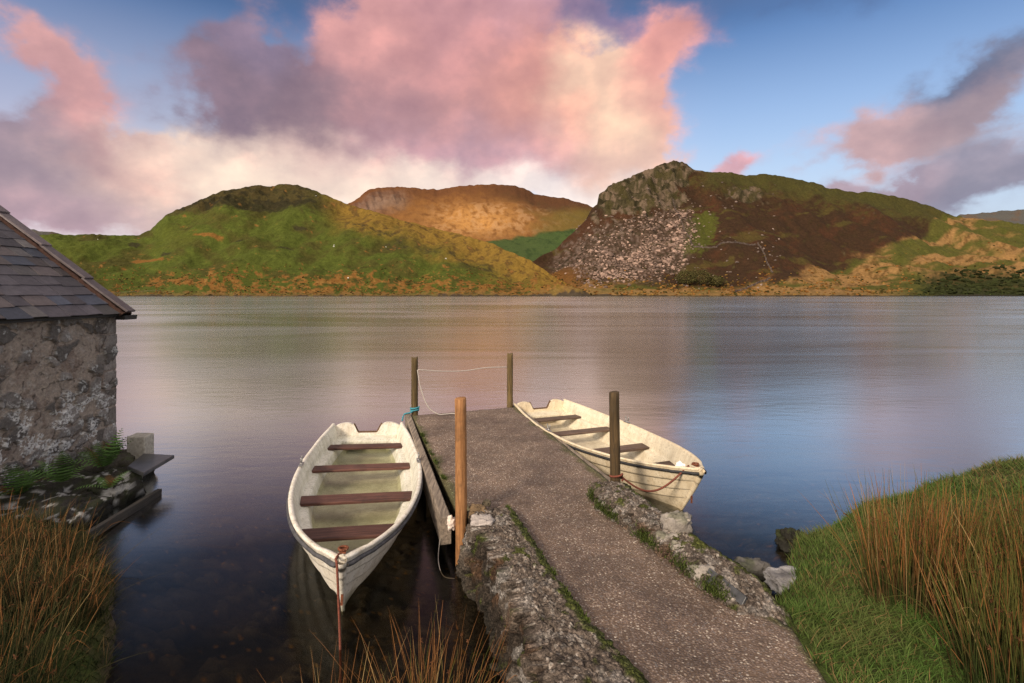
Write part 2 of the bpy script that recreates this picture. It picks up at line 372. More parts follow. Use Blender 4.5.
    for (px, py, rx, ry, rot, c, wgt) in blobs:
        a = math.atan((px-512)/F); e = math.atan((Y0-py)/F*math.cos(a)); sx = math.cos(a)**1.6
        mp = t.N('ShaderNodeMapping', vector_type='TEXTURE'); t.L(p, mp.inputs[0])
        mp.inputs['Location'].default_value = (math.degrees(a), math.degrees(e), 0)
        mp.inputs['Rotation'].default_value = (0, 0, R(rot))
        mp.inputs['Scale'].default_value = (math.degrees(rx/F)*sx*1.25, math.degrees(ry/F)*math.cos(a)*1.25, 1)
        gr = t.N('ShaderNodeTexGradient', gradient_type='QUADRATIC_SPHERE'); t.L(mp.outputs[0], gr.inputs[0])
        f = t.m('MULTIPLY', gr.outputs['Fac'], wgt*2.0)
        cc = cl(*c)
        gs = f if gs is None else t.m('ADD', gs, f)
        fp = t.m('MULTIPLY', f, f)
        k = t.N('ShaderNodeCombineXYZ'); 
        for i in range(3): t.L(f, k.inputs[i])
        cs = t.v('MULTIPLY', k.outputs[0], cc) if cs is None else t.v('MULTIPLY_ADD', k.outputs[0], cc, cs)
    # broken cloud over the rest of the sky (overhead and behind the viewer)
    n2 = t.noise(2.6, 6, .55, t.v('MULTIPLY', d, (1, 1, 1.8)))
    away = t.m('MAXIMUM', t.ramp(t.m('MULTIPLY', t.m('ABSOLUTE', az), 1/180.), [(.30, 0), (.5, 1)]), t.ramp(g, [(.42, 0), (.62, 1)]))
    f = t.m('MULTIPLY', t.m('MULTIPLY', t.ramp(n2, [(.38, 0), (.6, 1)]), away), 1.2)
    k = t.N('ShaderNodeCombineXYZ')
    for i in range(3): t.L(f, k.inputs[i])
    gs = t.m('ADD', gs, f); cs = t.v('MULTIPLY_ADD', k.outputs[0], tuple(v*1.3 for v in cl(250, 240, 230)), cs)
    inv = t.m('DIVIDE', 1.0, t.m('MAXIMUM', gs, .0001))
    ccol = t.v('SCALE', cs); t.L(inv, ccol.node.inputs[3])
    den = t.m('ADD', t.m('MAXIMUM', sp.outputs[2], 0.0), .16); qv = t.N('ShaderNodeCombineXYZ')
    t.L(t.m('MULTIPLY', t.m('DIVIDE', sp.outputs[0], den), 3.3), qv.inputs[0]); t.L(t.m('MULTIPLY', t.m('DIVIDE', sp.outputs[1], den), 2.1), qv.inputs[1]); qv = qv.outputs[0]
    def billow(off):
        q = t.v('ADD', t.v('MULTIPLY', d, (1, 1, 1.3)), off)
        return t.noise(6.0, 6, .52, q)
    nA = billow((0, 0, 0)); nB = billow((.02, 0, -.03)); nS = t.noise(1.0, 5, .52, qv)
    finef = t.m('ADD', t.m('MULTIPLY', nA, .68), t.m('MULTIPLY', nS, .32))
    # lit and shaded sides of the billows: the cloud field compared with itself a little towards the low sun
    rel = t.m('MULTIPLY_ADD', t.m('SUBTRACT', nA, nB), 2.6, .5, clamp=True)
    sh = t.ramp(rel, [(.15, (.84, .84, .88)), (.5, (1.0, 1.0, 1.0)), (.85, (1.30, 1.22, 1.16))])
    ccol = t.mix(1.0, ccol, sh, 'MULTIPLY')
    thin = t.N('ShaderNodeMapRange'); t.L(gs, thin.inputs[0]); thin.inputs[1].default_value = .2; thin.inputs[2].default_value = 1.6; thin.inputs[3].default_value = 1.12; thin.inputs[4].default_value = 1.0
    cs2 = t.v('SCALE', ccol); t.L(thin.outputs[0], cs2.node.inputs[3]); ccol = cs2
    dn = t.m('ADD', gs, t.m('MULTIPLY', t.m('MULTIPLY', t.m('SUBTRACT', finef, .5), 3.4), t.m('MULTIPLY', gs, 2.5, clamp=True)))
    al = t.N('ShaderNodeMapRange', interpolation_type='SMOOTHSTEP'); t.L(dn, al.inputs[0])
    al.inputs[1].default_value = .04; al.inputs[2].default_value = .92; al.inputs[4].default_value = .96
    up = t.ramp(t.m('MULTIPLY_ADD', sp.outputs[2], .5, .5), [(.495, 0), (.5, 1)])
    t.L(base, bg.inputs[0]); bg.inputs[1].default_value = K
    b2 = t.N('ShaderNodeBackground'); t.L(ccol, b2.inputs[0]); b2.inputs[1].default_value = 1.0
    mx = t.N('ShaderNodeMixShader'); t.L(t.m('MULTIPLY', al.outputs[0], up), mx.inputs[0]); t.L(bg.outputs[0], mx.inputs[1]); t.L(b2.outputs[0], mx.inputs[2])
    t.L(mx.outputs[0], out.inputs['Surface'])
world()

# ------------------------------------------------------------------ far country
def hill(name, ridge, dist, pxa, pxb, base_y, d0, paint, rows=170, step=1.0, rough=1.0, crag=None, gam=.9, zmin=None):
    px = np.arange(pxa, pxb+.1, step); n = len(px)
    ry = interp(px, ridge); rd = interp(px, dist)
    def sm(a, w):
        k = np.hanning(int(2*w/step)+3); k /= k.sum(); return np.convolve(np.pad(a, len(k)//2, mode='edge'), k, 'valid')
    rs = sm(ry, 30); rd = sm(rd, 30); rough_r = 1.1*fbm(px/7, 3.3, 0, 4)
    s = np.linspace(0, 1, rows)[None, :]; PX = np.repeat(px[:, None], rows, 1)
    d0 = d0(px) if callable(d0) else np.full(n, float(d0))
    by = np.maximum(base_y, np.maximum(rs, ry)+3)
    PY = by[:, None]+(rs-by)[:, None]*s+(ry-rs)[:, None]*s**5+rough_r[:, None]*s**14
    D = d0[:, None]+(rd-d0)[:, None]*s**gam+(7*fbm(px/40, 1.1, 0, 3))[:, None]*(1-s)**10
    X = (PX-512)/F*D; Z = H-(PY-Y0)/F*D
    # relief
    fade = (np.clip(s/.28, 0, 1)*np.clip((1-s)/.05, .25, 1))
    sc = float(np.mean(D))/380
    Z = Z+rough*fade*(8*fbm(X/60/sc, D/80/sc, 0, 3)+2.3*fbm(X/18/sc, D/26/sc, 3, 3)+.42*fbm(X/3.6/sc, D/5/sc, 5, 3))*sc
    dd = D.copy()
    if crag is not None:
        c = crag(PX, PY)
        Z = Z+c*sc*fade*(5*(ridged(X/17/sc, D/45/sc, Z/8/sc, 4)-.9)); 
    col = paint(PX, PY, X, dd, Z)
    # the far side falls away behind the ridge
    bk = 12; q = np.linspace(0, 1, bk+1)[1:][None, :]
    Db = rd[:, None]*(1+.5*q); Zb = Z[:, -1:]*(1-q*1.1)-3*q; Xb = (px[:, None]-512)/F*Db
    X = np.concatenate([X, Xb], 1); D = np.concatenate([D, Db], 1); Z = np.concatenate([Z, Zb], 1)
    col = np.concatenate([col, np.repeat(col[:, -1:], bk, 1)], 1)
    V = np.stack([X, D, Z], -1)
    Fc = gridf(n, rows+bk)[:, ::-1]
    o = mesh(name, V, np.ascontiguousarray(Fc), M['hill'], None, col, True, origin=False); tag(o, kind='structure')
    return dict(px=px, PY=PY, V=V[:, :rows], rows=rows)
def on_hill(hl, px, py):
    i = int(np.clip(round((px-hl['px'][0])/(hl['px'][1]-hl['px'][0])), 0, len(hl['px'])-1))
    j = int(np.argmin(np.abs(hl['PY'][i]-py))); return hl['V'][i, j].copy()

GREEN = np.array((.066, .080, .014)); OLIVE = np.array((.062, .049, .014)); GOLD = np.array((.22, .125, .035)); RUST = np.array((.19, .085, .022))
HEATH = np.array((.040, .022, .012)); DARK = np.array((.026, .022, .011)); STONE = np.array((.23, .17, .14))
left_ridge = [(-260, 226), (-60, 233), (0, 234), (45, 235.5), (90, 234.5), (140, 234), (150, 230), (160, 221), (168, 214), (185, 207), (205, 198), (222, 190), (245, 187), (262, 185), (285, 183), (297, 184), (312, 190), (337, 199), (364, 208), (393, 218), (437, 228.6), (466, 236), (487, 242), (507, 250), (531, 259), (548, 271), (563, 281), (578, 291), (592, 295.5), (620, 296)]
def paint_left(PX, PY, X, D, Z):
    c = np.broadcast_to(GREEN, PX.shape+(3,)).copy()
    n1 = fbm(PX/38, PY/16, 1, 5, .6); n2 = fbm(PX/9, PY/4, 2, 5, .65); n3 = fbm(PX/70, PY/30, 9, 3)
    c = mixc(c, OLIVE*.9, ss(-.2, .5, n1)*.7); c = c*(1+.22*n2[..., None])
    c = mixc(c, np.array((.075, .085, .014)), ss(.1, .6, n3)*.7)
    ry = interp(PX, left_ridge); dep = PY-ry
    # heather and crag on the summit
    cap = ss(30, 8, dep+16*n1+9*n2)*ss(150, 168, PX)*ss(345, 300, PX)*ss(222, 208, PY+5*n2)
    c = mixc(c, np.array((.055, .038, .016)), cap*.85); c = mixc(c, DARK, cap*ss(.05, .3, n2)*.9)
    k = np.exp(-((PX-250)/75)**2-((PY-206)/7)**2)
    c = mixc(c, DARK, ss(.1, .5, k*1.1+.8*n2-.1)*ss(.15, .5, k)*.85)
    # golden right flank
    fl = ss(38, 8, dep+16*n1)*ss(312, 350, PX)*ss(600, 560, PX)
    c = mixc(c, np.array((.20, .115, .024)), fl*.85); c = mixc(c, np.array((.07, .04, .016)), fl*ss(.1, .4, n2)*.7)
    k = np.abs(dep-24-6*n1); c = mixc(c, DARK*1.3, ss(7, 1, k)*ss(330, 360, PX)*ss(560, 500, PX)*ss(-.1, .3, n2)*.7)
    # bracken low down
    br = ss(258, 288, PY+12*n3)*ss(60, 240, PX+100*n1)*.55+ss(270, 290, PY)*.12
    msk = ss(.55, .75, br+.75*n2+.25*n1)
    c = mixc(c, RUST, msk*.9); c = mixc(c, GOLD*1.05, msk*ss(.1, .5, fbm(PX/4, PY/3, 4, 3))*.7)
    for (a, b, w, h) in ((134, 246, 7, 2.2), (166, 256, 6, 2), (236, 242, 7, 2), (208, 237, 16, 1.6), (150, 261, 22, 2), (300, 227, 8, 1.6), (284, 249, 8, 1.4)):
        k = np.exp(-((PX-a)/w)**2-((PY-b)/h)**2); c = mixc(c, DARK*1.3 if w < 9 else RUST, ss(.3, .6, k+.3*n2)*.85)
    c = mixc(c, (.16, .10, .035), ss(291, 294.5, PY+2*n2)*.7); c = mixc(c, (.06, .045, .03), ss(295.0, 296, PY+1.5*n2))
    return c*(.95+.0*PX[..., None])
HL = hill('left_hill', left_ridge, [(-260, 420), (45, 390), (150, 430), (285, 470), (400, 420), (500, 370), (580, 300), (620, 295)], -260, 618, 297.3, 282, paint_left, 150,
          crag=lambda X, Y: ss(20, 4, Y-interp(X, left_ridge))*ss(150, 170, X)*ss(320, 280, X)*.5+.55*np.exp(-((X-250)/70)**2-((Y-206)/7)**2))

right_ridge = [(505, 275), (520, 268), (540, 255), (555, 248), (573, 232.5), (586, 220), (592, 208), (597, 205), (599, 196), (608, 188), (624, 181.7), (636, 174), (652, 169), (664, 164), (673, 161), (687, 164), (697, 170), (712, 173), (733, 173), (751, 175), (763, 174), (779, 175.4), (794, 179), (820, 184.5), (826, 188), (845, 189.6), (871, 191.7), (896, 196), (925, 205), (951, 215.4), (974, 218.8), (1007, 222), (1024, 224.5), (1100, 232), (1300, 238)]
def paint_right(PX, PY, X, D, Z):
    n1 = fbm(PX/40, PY/18, 21, 5, .6); n2 = fbm(PX/8, PY/4, 22, 5, .65); n4 = fbm(PX/3, PY/2.2, 25, 3)
    ry = interp(PX, right_ridge); dep = PY-ry
    c = np.broadcast_to(HEATH, PX.shape+(3,)).copy()
    c = mixc(c, np.array((.060, .026, .013)), ss(-.1, .5, n1)*.8); c = mixc(c, np.array((.035, .022, .01)), ss(.0, .5, n2)*.6)
    c = mixc(c, np.array((.075, .06, .016)), ss(.25, .5, fbm(PX/60, PY/7, 31, 4)+.2*n2)*.55)
    # green-brown top
    top = ss(26, 10, dep-6*n1+9*n2)*ss(690, 715, PX)
    c = mixc(c, np.array((.055, .052, .014)), top*.8)
    # moss green down the side of the scree
    k = np.exp(-((PX-700+.25*(PY-230))/16)**2)*ss(205, 220, PY)*ss(262, 245, PY)
    c = mixc(c, np.array((.062, .064, .013)), ss(.3, .6, k+.4*n2))
    # crag
    cr = crag_right(PX, PY); rk = ss(.25, .6, cr+.3*n2+.15*n1)
    c = mixc(c, np.array((.052, .043, .022)), rk*.9)
    gul = ridged(PX/8+.5*n1, PY/8, 3, 4)
    c = mixc(c, np.array((.14, .098, .066)), rk*ss(1.05, 1.6, gul+.9*n2+.5*n1)*.85); c = mixc(c, DARK*.8, rk*ss(.85, .4, gul+.4*n2)*.9)
    c = mixc(c, np.array((.046, .038, .014)), rk*ss(.1, .45, fbm(PX/14, PY/9, 83, 4))*.85)
    # scree apron
    sc_ = scree_mask(PX, PY, n1, n2)
    c = mixc(c, np.array((.085, .056, .04)), sc_*.6); c = mixc(c, STONE*.85, sc_*ss(.12, .45, n4+.5*n2+.3*n1)*.45); c = mixc(c, DARK, sc_*ss(.05, .4, -n4-.4*n2)*.75)
    # bracken/gold below the heather line
    line = interp(PX, [(500, 286), (690, 286), (740, 287), (775, 280), (830, 262), (880, 250), (920, 236), (935, 222), (960, 214), (1300, 214)])
    lo = ss(-3, 4, PY-line+6*n1+2*n2)
    g = mixc(np.broadcast_to(np.array((.24, .135, .05)), PX.shape+(3,)).copy(), np.array((.125, .07, .024)), ss(0, .4, n2))
    gm = ss(-.15, .3, fbm(PX/55, PY/9, 41, 4)+ss(262, 240, PY)*.5*ss(880, 930, PX)+ss(276, 292, PY)*ss(820, 880, PX)*.45-.12)
    g = mixc(g, np.array((.058, .064, .013)), gm*.9)
    c = np.where(lo[..., None] > 0, c*(1-lo[..., None])+g*lo[..., None], c)
    # gorse
    go = ss(270, 284, PY+.06*(1000-PX)+8*n1)*ss(905, 945, PX+20*n2); c = mixc(c, np.array((.022, .026, .009)), go*.85)
    lf = ss(600, 560, PX)*ss(262, 285, PY); c = mixc(c, RUST, lf*.6)
    c = mixc(c, (.2, .12, .045), ss(289, 294, PY+2*n2)*ss(920, 880, PX)*.8); c = mixc(c, (.03, .025, .018), ss(295.0, 296, PY+.6*n2))
    return c
def crag_right(X, Y):
    nn = fbm(X/16, Y/12, 19, 4); a = ss(704, 672, X+22*nn+.5*(Y-180))*ss(585, 600, X)*ss(226, 196, Y+.18*(X-640)+16*nn)
    b = np.exp(-((X-745)/22)**2-((Y-197)/8)**2)*.8+np.exp(-((X-640)/10)**2-((Y-208)/9)**2)*.9
    return np.maximum(a, b)
def scree_mask(PX, PY, n1, n2):
    up = interp(PX, [(540, 262), (560, 250), (585, 236), (610, 226), (640, 219), (665, 209), (690, 203), (700, 222), (710, 300)])
    dn = interp(PX, [(540, 262), (556, 272), (575, 284), (620, 287), (660, 280), (680, 268), (692, 250), (700, 240)])
    return ss(-5, 9, PY-up+8*n2+5*n1)*ss(4, -8, PY-dn+10*n1+8*n2)*ss(542, 556, PX)*ss(704, 682, PX+12*n2+8*n1)
HR = hill('right_hill', right_ridge, [(500, 400), (540, 430), (673, 490), (800, 530), (950, 560), (1024, 600), (1300, 640)], 505, 1300, 297.3, lambda p: interp(p, [(500, 345), (555, 318), (590, 284)]), paint_right, 170, crag=lambda X, Y: crag_right(X, Y)+.12)

mid_ridge = [(250, 226), (300, 215), (340, 206), (355, 200.8), (367, 191), (378, 187.6), (399, 187), (437, 190), (466, 186), (507, 184), (525, 188), (534, 193.4), (563, 198), (584, 203.7), (592, 207.5), (620, 216), (680, 230)]
def paint_mid(PX, PY, X, D, Z):
    n1 = fbm(PX/30, PY/14, 51, 5, .6); n2 = fbm(PX/7, PY/4, 52, 5, .65); ry = interp(PX, mid_ridge); dep = PY-ry
    c = np.broadcast_to(np.array((.18, .078, .024)), PX.shape+(3,)).copy()
    c = mixc(c, np.array((.11, .045, .018)), ss(-.1, .6, .5*n2+.8*n1)*.7)
    cl = ss(425, 385, PX+.9*(PY-195)+14*n1)*ss(2, 6, dep)*ss(222, 205, PY-.1*(PX-360))
    gl = ridged((PX-.4*PY)/6, PY/30, 2, 3)
    c = mixc(c, np.array((.19, .125, .09)), cl*.85); c = mixc(c, np.array((.065, .04, .03)), cl*ss(1.1, .5, gl)*.8)
    sun_patch = np.exp(-((PX-475)/55)**2-((PY-222)/16)**2); c = mixc(c, np.array((.50, .25, .075)), sun_patch*.8*ss(-.9, .2, n2))  # golden sunlit patch on the mid slope, its light put into the vertex colour
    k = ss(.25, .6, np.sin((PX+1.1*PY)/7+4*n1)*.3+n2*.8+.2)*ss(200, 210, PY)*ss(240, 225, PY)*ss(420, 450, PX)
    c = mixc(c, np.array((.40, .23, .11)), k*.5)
    top = ss(20, 6, dep+8*n1)*ss(470, 520, PX+20*n1); c = mixc(c, np.array((.06, .034, .016)), top*.85)  # shade on the right-hand summit, painted as a darker vertex colour
    c = mixc(c, np.array((.10, .04, .018)), ss(16, 4, dep+7*n2)*.6)
    rt = ss(520, 560, PX+20*n1)*ss(205, 215, PY); c = mixc(c, np.array((.13, .095, .022)), rt*.8)
    line = interp(PX, [(470, 250), (495, 240), (520, 234), (550, 231), (590, 229), (640, 228)])
    gf = ss(-1.5, 1.5, PY-line+1.5*n1); c = mixc(c, np.array((.05, .082, .024)), gf*.95); c = mixc(c, np.array((.03, .05, .014)), gf*ss(.2, .5, n2+.4*n1)*.7)
    return c
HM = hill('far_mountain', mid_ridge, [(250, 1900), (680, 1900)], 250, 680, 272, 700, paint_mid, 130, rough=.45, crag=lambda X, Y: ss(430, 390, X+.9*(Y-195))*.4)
far_ridge = [(-400, 218), (-100, 226), (15, 231), (30, 228), (48, 233), (80, 238), (940, 222), (961, 215), (992, 212), (1024, 209.5), (1100, 204), (1300, 196)]
def paint_far(PX, PY, X, D, Z):
    n = fbm(PX/20, PY/6, 61, 4); c = np.broadcast_to(np.array((.09, .085, .075)), PX.shape+(3,)).copy()
    return mixc(c, np.array((.12, .075, .045)), ss(0, .4, n)*.6)
hill('far_moorland', [(940, 226), (955, 217), (961, 215), (992, 212), (1024, 209.5), (1100, 204), (1300, 196)], [(900, 2600), (1300, 2600)], 940, 1300, 262, 1100, paint_far, 60, step=2.0, rough=.6)
hill('far_moor_crest', [(-260, 222), (0, 231), (18, 229.5), (30, 228.5), (48, 233), (62, 238), (80, 242)], [(-300, 1200), (100, 1200)], -260, 80, 262, 700, paint_far, 50, step=2.0, rough=.6)

def icos():
    p = (1+5**.5)/2
    v = np.array([(-1, p, 0), (1, p, 0), (-1, -p, 0), (1, -p, 0), (0, -1, p), (0, 1, p), (0, -1, -p), (0, 1, -p), (p, 0, -1), (p, 0, 1), (-p, 0, -1), (-p, 0, 1)])/math.hypot(1, p)
    f = np.array([(0, 11, 5), (0, 5, 1), (0, 1, 7), (0, 7, 10), (0, 10, 11), (1, 5, 9), (5, 11, 4), (11, 10, 2), (10, 7, 6), (7, 1, 8), (3, 9, 4), (3, 4, 2), (3, 2, 6), (3, 6, 8), (3, 8, 9), (4, 9, 5), (2, 4, 11), (6, 2, 10), (8, 6, 7), (9, 8, 1)])
    return v, f
def scatter(name, pts, sizes, cols, mat, flat=.7, jit=.3, smooth=False):
    v, f = icos(); n = len(pts); pts = np.asarray(pts); sizes = np.asarray(sizes)
    th = rng.uniform(0, 6.28, n); c, s = np.cos(th), np.sin(th)
    W = v[None]*(1+rng.uniform(-jit, jit, (n, 12, 1)))*rng.uniform(.7, 1.3, (n, 1, 3))
    W = np.stack([W[..., 0]*c[:, None]-W[..., 1]*s[:, None], W[..., 0]*s[:, None]+W[..., 1]*c[:, None], W[..., 2]*flat], -1)*sizes[:, None, None]
    V = (W+pts[:, None]).reshape(-1, 3); Fc = (f[None]+12*np.arange(n)[:, None, None]).reshape(-1, 3)
    return mesh(name, V, Fc, mat, None, np.repeat(np.asarray(cols), 12, 0), smooth)
# scree boulders
pts, sz, cols = [], [], []
while len(pts) < 2300:
    px, py = rng.uniform(545, 702), rng.uniform(200, 290)
    a = np.array([px]); b = np.array([py]); n1 = fbm(a/40, b/18, 21, 5, .6); n2 = fbm(a/8, b/4, 22, 5, .65)
    if scree_mask(a, b, n1, n2)[0]*(.02+1.2*ss(-.2, .35, fbm(a/14, b/9, 77, 4)+.4*n2)[0]) *(.12+.88*math.exp(-((px-(688-(py-205)*.95))/44)**2)) > rng.uniform(0, 1):
        p = on_hill(HR, px+rng.normal(0, 4), min(290, py+rng.normal(0, 3))); s = rng.gamma(1.3, .30)+.2
        pts.append(p+np.array([0, 0, s*.2])); sz.append(min(s, 2.6)); k = rng.uniform(.45, 1.6); cols.append(STONE*k*np.array((1.06, .97, .91)))
for i in range(240):   # loose stones on crag and slopes
    px, py = rng.uniform(575, 780), rng.uniform(185, 288); p = on_hill(HR, px, py)
    pts.append(p); sz.append(rng.uniform(.3, 1.1)); cols.append(STONE*rng.uniform(.5, 1.1))
tag(scatter('scree', pts, sz, cols, M['rock'], .75, .35), 'pale tumbled scree stones spilling down the crag of the right hill', 'scree', kind='stuff')
# bracken and rush tussocks along the far shore
pts, sz, cols = [], [], []
for hl, a, b in ((HL, 60, 585), (HR, 545, 1060)):
    for i in range(3200):
        px = rng.uniform(a, b); py = 295.5-abs(rng.normal(0, 1))*(13 if hl is HL else 9 if px < 760 else 18)
        n = fbm(px/22, py/6, 90, 3)
        if py < 235 or n < rng.uniform(-.45, .35): continue
        if hl is HR and px > 775 and py < interp(px, [(775, 280), (830, 262), (880, 250), (920, 236), (1100, 230)]): continue
        p = on_hill(hl, px, py)
        if p[2] < .4: continue
        s = rng.uniform(.3, .95)*(.7 if hl is HL else 1); pts.append(p+np.array([0, 0, s*.2])); sz.append(s)
        k = rng.uniform(.5, 1.25)
        if hl is HR and px > 915 and py > 270: cols.append(np.array((.022, .028, .009))*k*1.2)
        else: cols.append((RUST if rng.uniform() < .35 else GOLD*.85 if rng.uniform() < .5 else OLIVE*.9)*k)
tag(scatter('bracken', pts, sz, cols, M['tuft'], .75, .45), 'rusty bracken and tussocks on the slopes across the lake', 'bracken', kind='stuff')
pts, sz, cols = [], [], []
for i in range(520):
    px = rng.uniform(918, 1090); py = rng.uniform(268, 295)
    if py < 296-24*float(ss(915, 960, np.array(px))): continue
    p = on_hill(HR, px, py); s = rng.uniform(.8, 2.0); pts.append(p+np.array([0, 0, s*.3])); sz.append(s); cols.append(np.array((.026, .03, .010))*rng.uniform(.6, 1.3))
tag(scatter('gorse_scrub', pts, sz, cols, M['tuft'], .7, .45), 'dark gorse scrub at the water edge of the right hill', 'gorse', kind='stuff')
# dry stone walls
def hill_wall(line, label):
    pts = []
    for (a, b), (c, d) in zip(line, line[1:]):
        m = max(2, int(math.hypot(c-a, d-b)*1.2))
        pts += [on_hill(HR, a+(c-a)*i/m, b+(d-b)*i/m) for i in range(m)]
    pts = np.array(pts); k = np.ones(5)/5
    for j in (2,): pts[2:-2, j] = np.convolve(pts[:, j], k, 'valid')
    t = np.gradient(pts, axis=0); nrm = np.stack([-t[:, 1], t[:, 0], 0*t[:, 0]], -1); nrm /= np.linalg.norm(nrm, axis=1, keepdims=True)+1e-9
    h = .95+rng.uniform(-.3, .3, len(pts)); up = np.array([0, 0, 1.])
    prof = [(-.45, -.8), (-.3, 1), (.3, 1), (.45, -.8)]
    V = np.stack([pts+nrm*a+up*(h[:, None] if b > 0 else b) for a, b in prof], 1)
    col = np.repeat((STONE*.40)[None]*rng.uniform(.6, 1.3, (len(pts), 1)), 4, 0).reshape(len(pts), 4, 3)
    o = mesh('dry_stone_wall', V, gridf(len(pts), 4), M['rock'], None, col, False); tag(o, label, 'wall', 'dry stone walls on the right hill')
hill_wall([(673, 200), (678, 212), (684, 226), (690, 240), (692, 248)], 'dry stone wall running down from the crag beside the scree')
hill_wall([(693, 250), (715, 250.5), (740, 250), (757, 251)], 'faint level dry stone wall crossing the heather slope')
hill_wall([(758, 251), (763, 260), (768, 270), (773, 277)], 'pale dry stone wall dropping straight down through the heather')
hill_wall([(770, 279), (760, 283), (748, 287), (734, 292)], 'low dry stone wall slanting through the golden bracken to the lake')

def leafy(c, rx, rz, n, s, col):
    d = rng.normal(size=(n, 3)); d /= np.linalg.norm(d, axis=1, keepdims=True); r = rng.uniform(.35, 1, (n, 1))**.5
    lump = 1+.35*perlin(d[:, 0]*2.2+c[0], d[:, 1]*2.2, d[:, 2]*2.2)[:, None]
    p = np.asarray(c)+d*r*lump*np.array([rx, rx, rz]); a = rng.normal(size=(n, 3)); a /= np.linalg.norm(a, axis=1, keepdims=True)
    b = np.cross(a, rng.normal(size=(n, 3))); b /= np.linalg.norm(b, axis=1, keepdims=True)
    ss_ = s*rng.uniform(.5, 1.4, (n, 1))
    V = np.stack([p-a*ss_, p+b*ss_*.6, p+a*ss_, p-b*ss_*.6], 1).reshape(-1, 3)
    return V, np.arange(4*n).reshape(n, 4), np.repeat(np.asarray(col)*rng.uniform(.5, 1.4, (n, 1)), 4, 0)
for px, py, w, hgt, lab in ((686, 284, 6.5, 8.5, 'grey green bushy tree below the scree, leftmost of the far trees'), (700, 283, 7.5, 9.5, 'widest grey green tree between scree and heather across the lake'), (716, 285, 5.0, 6.5, 'small grey green tree, rightmost of the far trees below the heather')):
    p = on_hill(HR, px, py); r = empty('scrub_tree', p, 0, lab, 'tree', 'far trees below the scree')
    V, Fc = tubes(np.array([[p+(0, 0, -.6), p+(.1, 0, hgt*.25), p+(.3, 0, hgt*.6)]]), np.array([[.35, .25, .1]]), 6); mesh('trunk', V, Fc, M['bark'], r)
    V, Fc, c = leafy(p+np.array([0, 0, hgt*.55]), w, hgt*.5, 1500, .42, (.075, .066, .024)); mesh('crown', V, Fc, M['tuft'], r, c, False)
# sheep, a couple of pixels each
def sheep(p, rz):
    r = empty('sheep', p, rz, 'tiny white sheep grazing on the green slope of the left hill', 'sheep', 'sheep on the left hill')
    # one continuous body: barrel, neck and lowered head, four legs drawn out of it
    me = bpy.data.meshes.new('sheep_body')
    v = [(0, 0, .62), (.3, 0, .66), (.5, 0, .7), (.68, 0, .6), (.8, 0, .42), (-.3, 0, .64), (-.42, 0, .62)]
    e = [(0, 1), (1, 2), (2, 3), (3, 4), (0, 5), (5, 6)]; rad = [.27, .25, .17, .11, .07, .25, .12]
    for sx in (.32, -.32):
        for sy in (.13, -.13):
            j = len(v); v += [(sx, sy, .36), (sx+(-.04 if sx < 0 else .01), sy, .18), (sx, sy, .02)]; e += [(1 if sx > 0 else 5, j), (j, j+1), (j+1, j+2)]; rad += [.09, .05, .045]
    me.from_pydata(v, e, []); me.materials.append(M['wool']); o = bpy.data.objects.new('body', me); COL.objects.link(o); o.parent = r
    sk = o.modifiers.new('skin', 'SKIN')
    for i, q in enumerate(rad): me.skin_vertices[0].data[i].radius = (q, q)
    me.skin_vertices[0].data[0].use_root = True
    o.modifiers.new('smooth', 'SUBSURF').levels = 1; o.modifiers['smooth'].render_levels = 1
    return r
sp = [(334, 246.5), (386, 246.5), (446, 260.5), (348, 281), (316, 198), (334, 247.8), (98, 243.5)]
first = None
for i, (a, b) in enumerate(sp):
    p = on_hill(HL, a, b)
    if first is None: first = sheep(p, 1.0); continue
    c = first.copy(); COL.objects.link(c); c.location = p; c.rotation_euler = (0, 0, i*1.9)
    for ch in first.children:
        k = ch.copy(); COL.objects.link(k); k.parent = c
# fence on the far left shore
f_root = empty('wire_fence', on_hill(HL, 130, 293.5), 0, 'thin post and rail fence on the far left shore', 'fence')
mb = MB(); fp = [on_hill(HL, a, 293.6-(a-100)*.008) for a in np.linspace(100, 160, 19)]
for q in fp: mb.box(q+np.array([0, 0, .5]), (.14, .14, 1.3))
mb.build('fence_post', M['post_dark'], f_root); f_root.children[0]['kind'] = 'stuff'
tube_obj('rail', [q+np.array([0, 0, .95]) for q in fp], .05, M['board'], f_root, 5, sub=2)

# ------------------------------------------------------------------ lake and ground
o = mesh('lake_water', [(-900, -30, 0), (900, -30, 0), (900, 330, 0), (-900, 330, 0)], [(0, 1, 2, 3)], M['lake'], origin=False); tag(o, kind='structure')
o = mesh('ground', [(-9000, -9000, -3.2), (9000, -9000, -3.2), (9000, 9000, -3.2), (-9000, 9000, -3.2)], [(0, 1, 2, 3)], mat_plain('dark peat', (.022, .02, .013), .95, .4, .2), origin=False); tag(o, kind='structure')
shore_pts = [(-30, 6.4), (-5.2, 6.1), (-4.5, 5.6), (-3.75, 4.9), (-3.2, 4.2), (-2.7, 3.45), (-2.1, 2.8), (-1.3, 2.45), (-.3, 2.3), (.6, 2.6), (1.5, 3.3), (1.8, 3.75), (2.2, 4.35), (2.65, 5.05), (3.1, 5.6), (4, 6.05), (5.5, 6.5), (8, 7.2), (14, 8.2), (30, 9)]
path_L = [(9.43, -1.81), (5.5, -.59), (5.2, -.2), (4.66, -.02), (3.96, .14), (3.29, .30), (2.72, .5), (1.5, .85), (-3, 1.4)]
path_R = [(10.13, .09), (6.0, 1.20), (5.35, 1.16), (4.46, 1.42), (3.73, 1.6), (3.3, 1.78), (2.77, 1.68), (1.5, 2.0), (-3, 2.6)]
